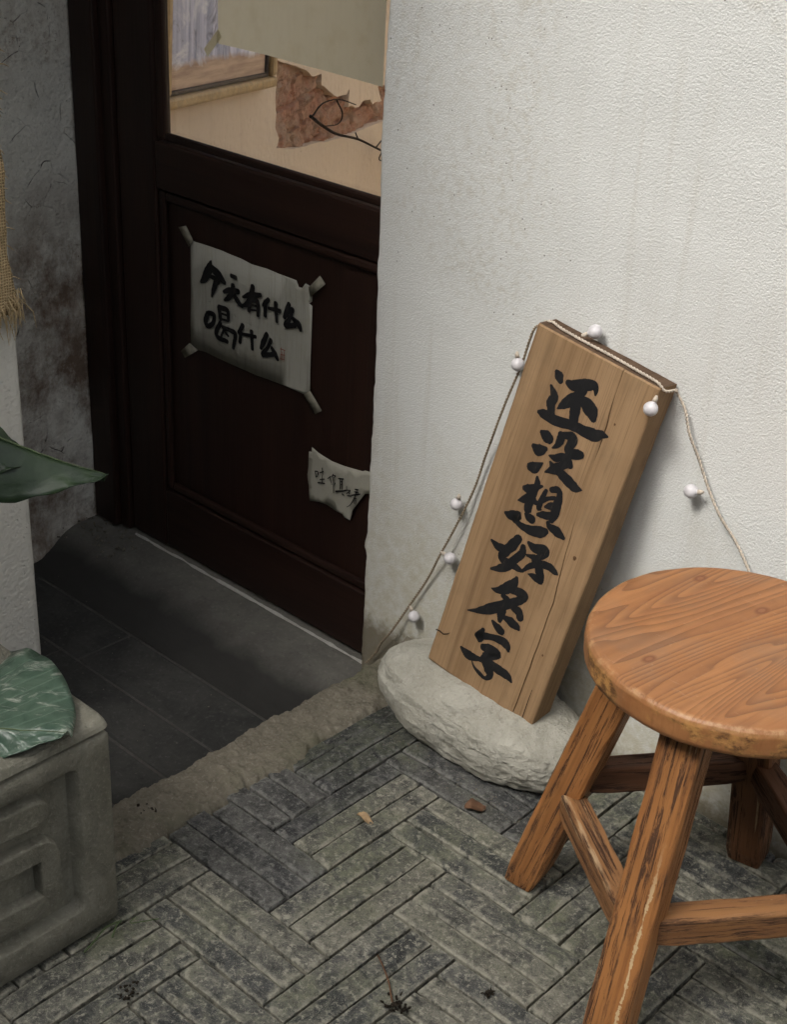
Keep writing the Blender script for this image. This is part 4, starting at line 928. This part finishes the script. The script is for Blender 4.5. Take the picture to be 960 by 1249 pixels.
# ================================================================ plant in the planter
plant = empty('potted_plant', (-1.33, .66, PHI)); tag(plant, 'broad-leaved plant growing in the cement planter', 'plant'); QO = plant.location.copy()
def leaf(name, base, tip, nrm, wid, mat, bend=.1, fold=.25, tipw=.0, shape=.62, label=None, lowf=1):
    d = tip - base; L = d.length; xx = d.normalized(); zz = (nrm - xx * nrm.dot(xx)).normalized(); yy = zz.cross(xx)
    nu, nv = 36, 14
    def lf(u, v):
        s = v * 2 - 1; prof = max(math.sin(math.pi * min(1, u ** shape)), 0) ** .6
        prof = max(prof, .004)
        y = s * wid / 2 * prof * (lowf if s < 0 else 1); x = u * L
        z = bend * L * (math.sin(math.pi * u) * 1) - fold * abs(y) ** 1.25 * 2.0 + .006 * nz(u * 3, s * 1.5, wid * 40, 2) + .0022 * math.sin(u * 40 - abs(s) * 9) * abs(s) + .009 * math.sin(u * 9 + (2 if s > 0 else 0)) * s * s
        return (x, y, z)
    v, f = grid(nu, nv, lf)
    o = py_obj(name, v, f, mat, plant, frame_mw(base - QO, xx, yy, zz), True)
    md = o.modifiers.new('thickness', 'SOLIDIFY'); md.thickness = .0009
    vm, fm = tube([Vector(lf(k / 24, .5)) + Vector((0, 0, .0006)) for k in range(25)], [max(.0004, .0026 * (1 - k / 25)) for k in range(25)], 6)
    py_obj('midrib', vm, fm, M_STEM, o, smooth=True)
    if label: o['label'] = label
    return o
tipA = Vector((-1.1203, 0.7374, 0.3263))
baseA = Vector((-1.3082, 0.5882, 0.2878))
leaf('leaf', baseA, tipA, CU * .62 - CF * .75 + CR * .10, .33, M_LEAF1, .06, .42, shape=.95, lowf=.22, label='pale green leaf filmed with white, drooping over the rim')
leaf('leaf', Vector((-1.4741, 0.7768, 0.6160)), Vector((-1.3209, 0.9510, 0.4973)), CU * .62 - CF * .42 - CR * .1, .10, M_LEAF2, -.05, 1.2, shape=.78, label='dark green leaf arching towards the door')
leaf('leaf', Vector((-1.4833, 0.7656, 0.5688)), Vector((-1.3812, 0.8814, 0.5179)), CU * .45 - CF * .75, .085, M_LEAF2, .04, .5, shape=.95)
leaf('leaf', Vector((-1.33, .62, .52)), Vector((-1.52, .52, .72)), Vector((.2, -.3, .9)), .13, M_LEAF2, .1, .6)
leaf('leaf', Vector((-1.33, .64, .50)), Vector((-1.30, .42, .62)), Vector((.4, -.2, .9)), .13, M_LEAF2, .1, .6)
leaf('leaf', Vector((-1.335, .66, .62)), Vector((-1.47, .78, .80)), Vector((.3, .3, .9)), .12, M_LEAF2, .1, .6)
for pts in ([(-1.33, .66, .30), (-1.335, .655, .45), (-1.33, .63, .60), tuple(Vector((-1.4741, 0.7768, 0.6160)))], [(-1.33, .655, .42), (-1.33, .62, .47), (-1.34, .60, .42), tuple(baseA)]):
    v, f = tube([p - QO for p in catmull(pts, 8)], .006, 8); py_obj('stem', v, f, M_STEM, plant, smooth=True)
# ================================================================ burlap hanging on the wall end
bx = -1.6985
bu = empty('burlap_cloth', (bx, .95, 1.2)); tag(bu, 'strip of frayed tan burlap hanging at the left edge', 'cloth')
def bu_f(u, v):
    y = .55 + (1.072 - .55) * u; z = .575 + .9 * v
    y += .010 * nz(z, 3, 1, 8) * u - .028 * (1 - v) ** 3 * 0 ; 
    return Vector((bx + .004 + .005 * (1 + nz(2, y, z, 7, 2)), y, z + .012 * nz(y, 3, 4, 16) * (1 - v))) - bu.location
v, f = grid(40, 60, bu_f); o = py_obj('weave', v, f, M_BURLAP, bu, smooth=True); md = o.modifiers.new('thickness', 'SOLIDIFY'); md.thickness = .002
rf = random.Random(11); parts = []
for k in range(150):
    if k < 95: y = 1.0 + rf.random() * .085; z = .59 + rf.random() * .02; d = Vector((.2 * rf.uniform(-1, 1), .5 * rf.uniform(-.6, 1), -1)); L = rf.uniform(.02, .055)
    else: z = .60 + rf.random() * .8; y = 1.070 + .01 * nz(z, 3, 1, 8); d = Vector((rf.uniform(-.2, .4), .8, -rf.uniform(.1, 1))); L = rf.uniform(.004, .018)
    d.normalize(); p = Vector((bx + .007 + rf.random() * .004, y, z)); j = Vector((rf.uniform(-1, 1), rf.uniform(-1, 1), 0)) * L * .2
    parts.append(tube([p - bu.location, p + d * L * .5 + j - bu.location, p + d * L + j * .5 + Vector((0, 0, -L * .15)) - bu.location], [.0009, .0008, .0004], 4))
v, f = merge(parts); tag(py_obj('fringe', v, f, M_STRAW, bu), kind='stuff')
# ================================================================ small litter on the paving
def dry_leaf(name, loc, L, W, rot, mat, label):
    def lf(u, v):
        s = v * 2 - 1; w = math.sin(math.pi * (u * .94 + .03)) ** .8 * W / 2
        return (L * (u - .5), s * w, .003 + .006 * s * s * (W / .02) * .6 + .004 * math.sin(u * 5) + .0012 * nz(u * 4, s * 2, L * 90, 2))
    v, f = grid(12, 6, lf)
    o = py_obj(name, v, f, mat, mw=Matrix.Translation(loc) @ Matrix.Rotation(rot, 4, 'Z'), smooth=True)
    md = o.modifiers.new('thickness', 'SOLIDIFY'); md.thickness = .0005
    tag(o, label, 'leaf')
dry_leaf('fallen_leaf', (-1.056, 1.157, 0), .026, .012, .15, M_TANLEAF, 'small tan dry leaf lying on the bricks left of centre')
dry_leaf('fallen_leaf', (-.965, 1.284, 0), .030, .024, .9, M_BROWNLEAF, 'brown dry leaf on the bricks below the stone block')
v, f = tube(catmull([(-.868, .985, .004), (-.85, .975, .006), (-.828, .962, .005), (-.808, .946, .004), (-.80, .940, .003)], 5), .0011, 5)
tag(py_obj('fallen_twig', v, f, M_BROWNLEAF, smooth=True), 'thin curved brown twig on the bricks at bottom centre', 'twig')
gb = empty('grass_sprig', (-1.135, .80, 0)); tag(gb, 'thin green sprig on the bricks beside the planter foot', 'grass')
for pts, r_ in (([(-1.122, .815, .006), (-1.112, .80, .012), (-1.106, .812, .010), (-1.100, .835, .004)], .0008), ([(-1.130, .80, .004), (-1.128, .775, .010), (-1.122, .755, .008), (-1.118, .735, .004)], .0012), ([(-1.13, .80, .004), (-1.12, .785, .012), (-1.112, .772, .007)], .0014)):
    v, f = tube([p - gb.location for p in catmull(pts, 6)], r_, 5); py_obj('blade', v, f, M_GREENBLADE, gb, smooth=True)
rd = random.Random(4); dp = []
for cx_, cy_, n_, sp_, r0 in ((-.800, .941, 26, .006, .0028), (-.786, .948, 10, .004, .002), (-1.031, .734, 22, .007, .0024), (-1.272, .955, 18, .006, .003), (-.735, 1.035, 12, .004, .0022), (-.83, 1.33, 12, .006, .002), (-.55, 1.02, 12, .005, .0022), (-1.272, .90, 8, .008, .002)):
    for _ in range(n_):
        p = Vector((rd.gauss(cx_, sp_), rd.gauss(cy_, sp_), .002 + rd.random() * .004)); d = Vector((rd.uniform(-1, 1), rd.uniform(-1, 1), rd.uniform(-.3, .8))).normalized() * rd.uniform(.002, .006)
        dp.append(tube([p, p + d * .5, p + d], [r0 * rd.uniform(.2, .9), r0 * rd.uniform(.3, 1), r0 * .2], 5))
v, f = merge(dp); tag(py_obj('dirt_crumbs', v, f, M_SOIL), 'dark crumbs of dirt and dead plant bits on the bricks', 'dirt', kind='stuff')
# grit and crumbs: along the wall foot, under the stone, by the door jamb and in the joints
rg = random.Random(21); parts = []
def crumb(x, y, z, s):
    a, b, c = (s * rg.uniform(.6, 1.2) for _ in range(3)); r_ = rg.random() * 3
    P = [(a, 0, 0), (-a, 0, 0), (0, b, 0), (0, -b, 0), (0, 0, c), (0, 0, -c)]
    P = [(x + p[0] * math.cos(r_) - p[1] * math.sin(r_), y + p[0] * math.sin(r_) + p[1] * math.cos(r_), z + p[2] * .7) for p in P]
    parts.append((P, [(0, 2, 4), (2, 1, 4), (1, 3, 4), (3, 0, 4), (2, 0, 5), (1, 2, 5), (3, 1, 5), (0, 3, 5)]))
for _ in range(420): crumb(rg.uniform(-1.2, -.2), WY - .004 - abs(rg.gauss(0, .016)), .001, rg.uniform(.0006, .0028))
for _ in range(130): crumb(rg.uniform(-1.18, -.90), rg.gauss(1.318, .012), .001, rg.uniform(.0006, .0022))
for _ in range(260): crumb(rg.uniform(-1.2, -.1), rg.uniform(.6, 1.5), .0008, rg.uniform(.0004, .0013))
for _ in range(90): crumb(rg.uniform(LX, -2.02), rg.gauss(1.50, .03), -.108, rg.uniform(.001, .006))
for _ in range(120): crumb(rg.uniform(LX, KX0), rg.uniform(1.0, 1.52), FZ + .002 if False else FZ + .001, rg.uniform(.0006, .002))
v, f = merge(parts); tag(py_obj('grit', v, f, M_GRIT), 'fine grit and crumbs scattered along the wall foot', 'grit', kind='stuff')
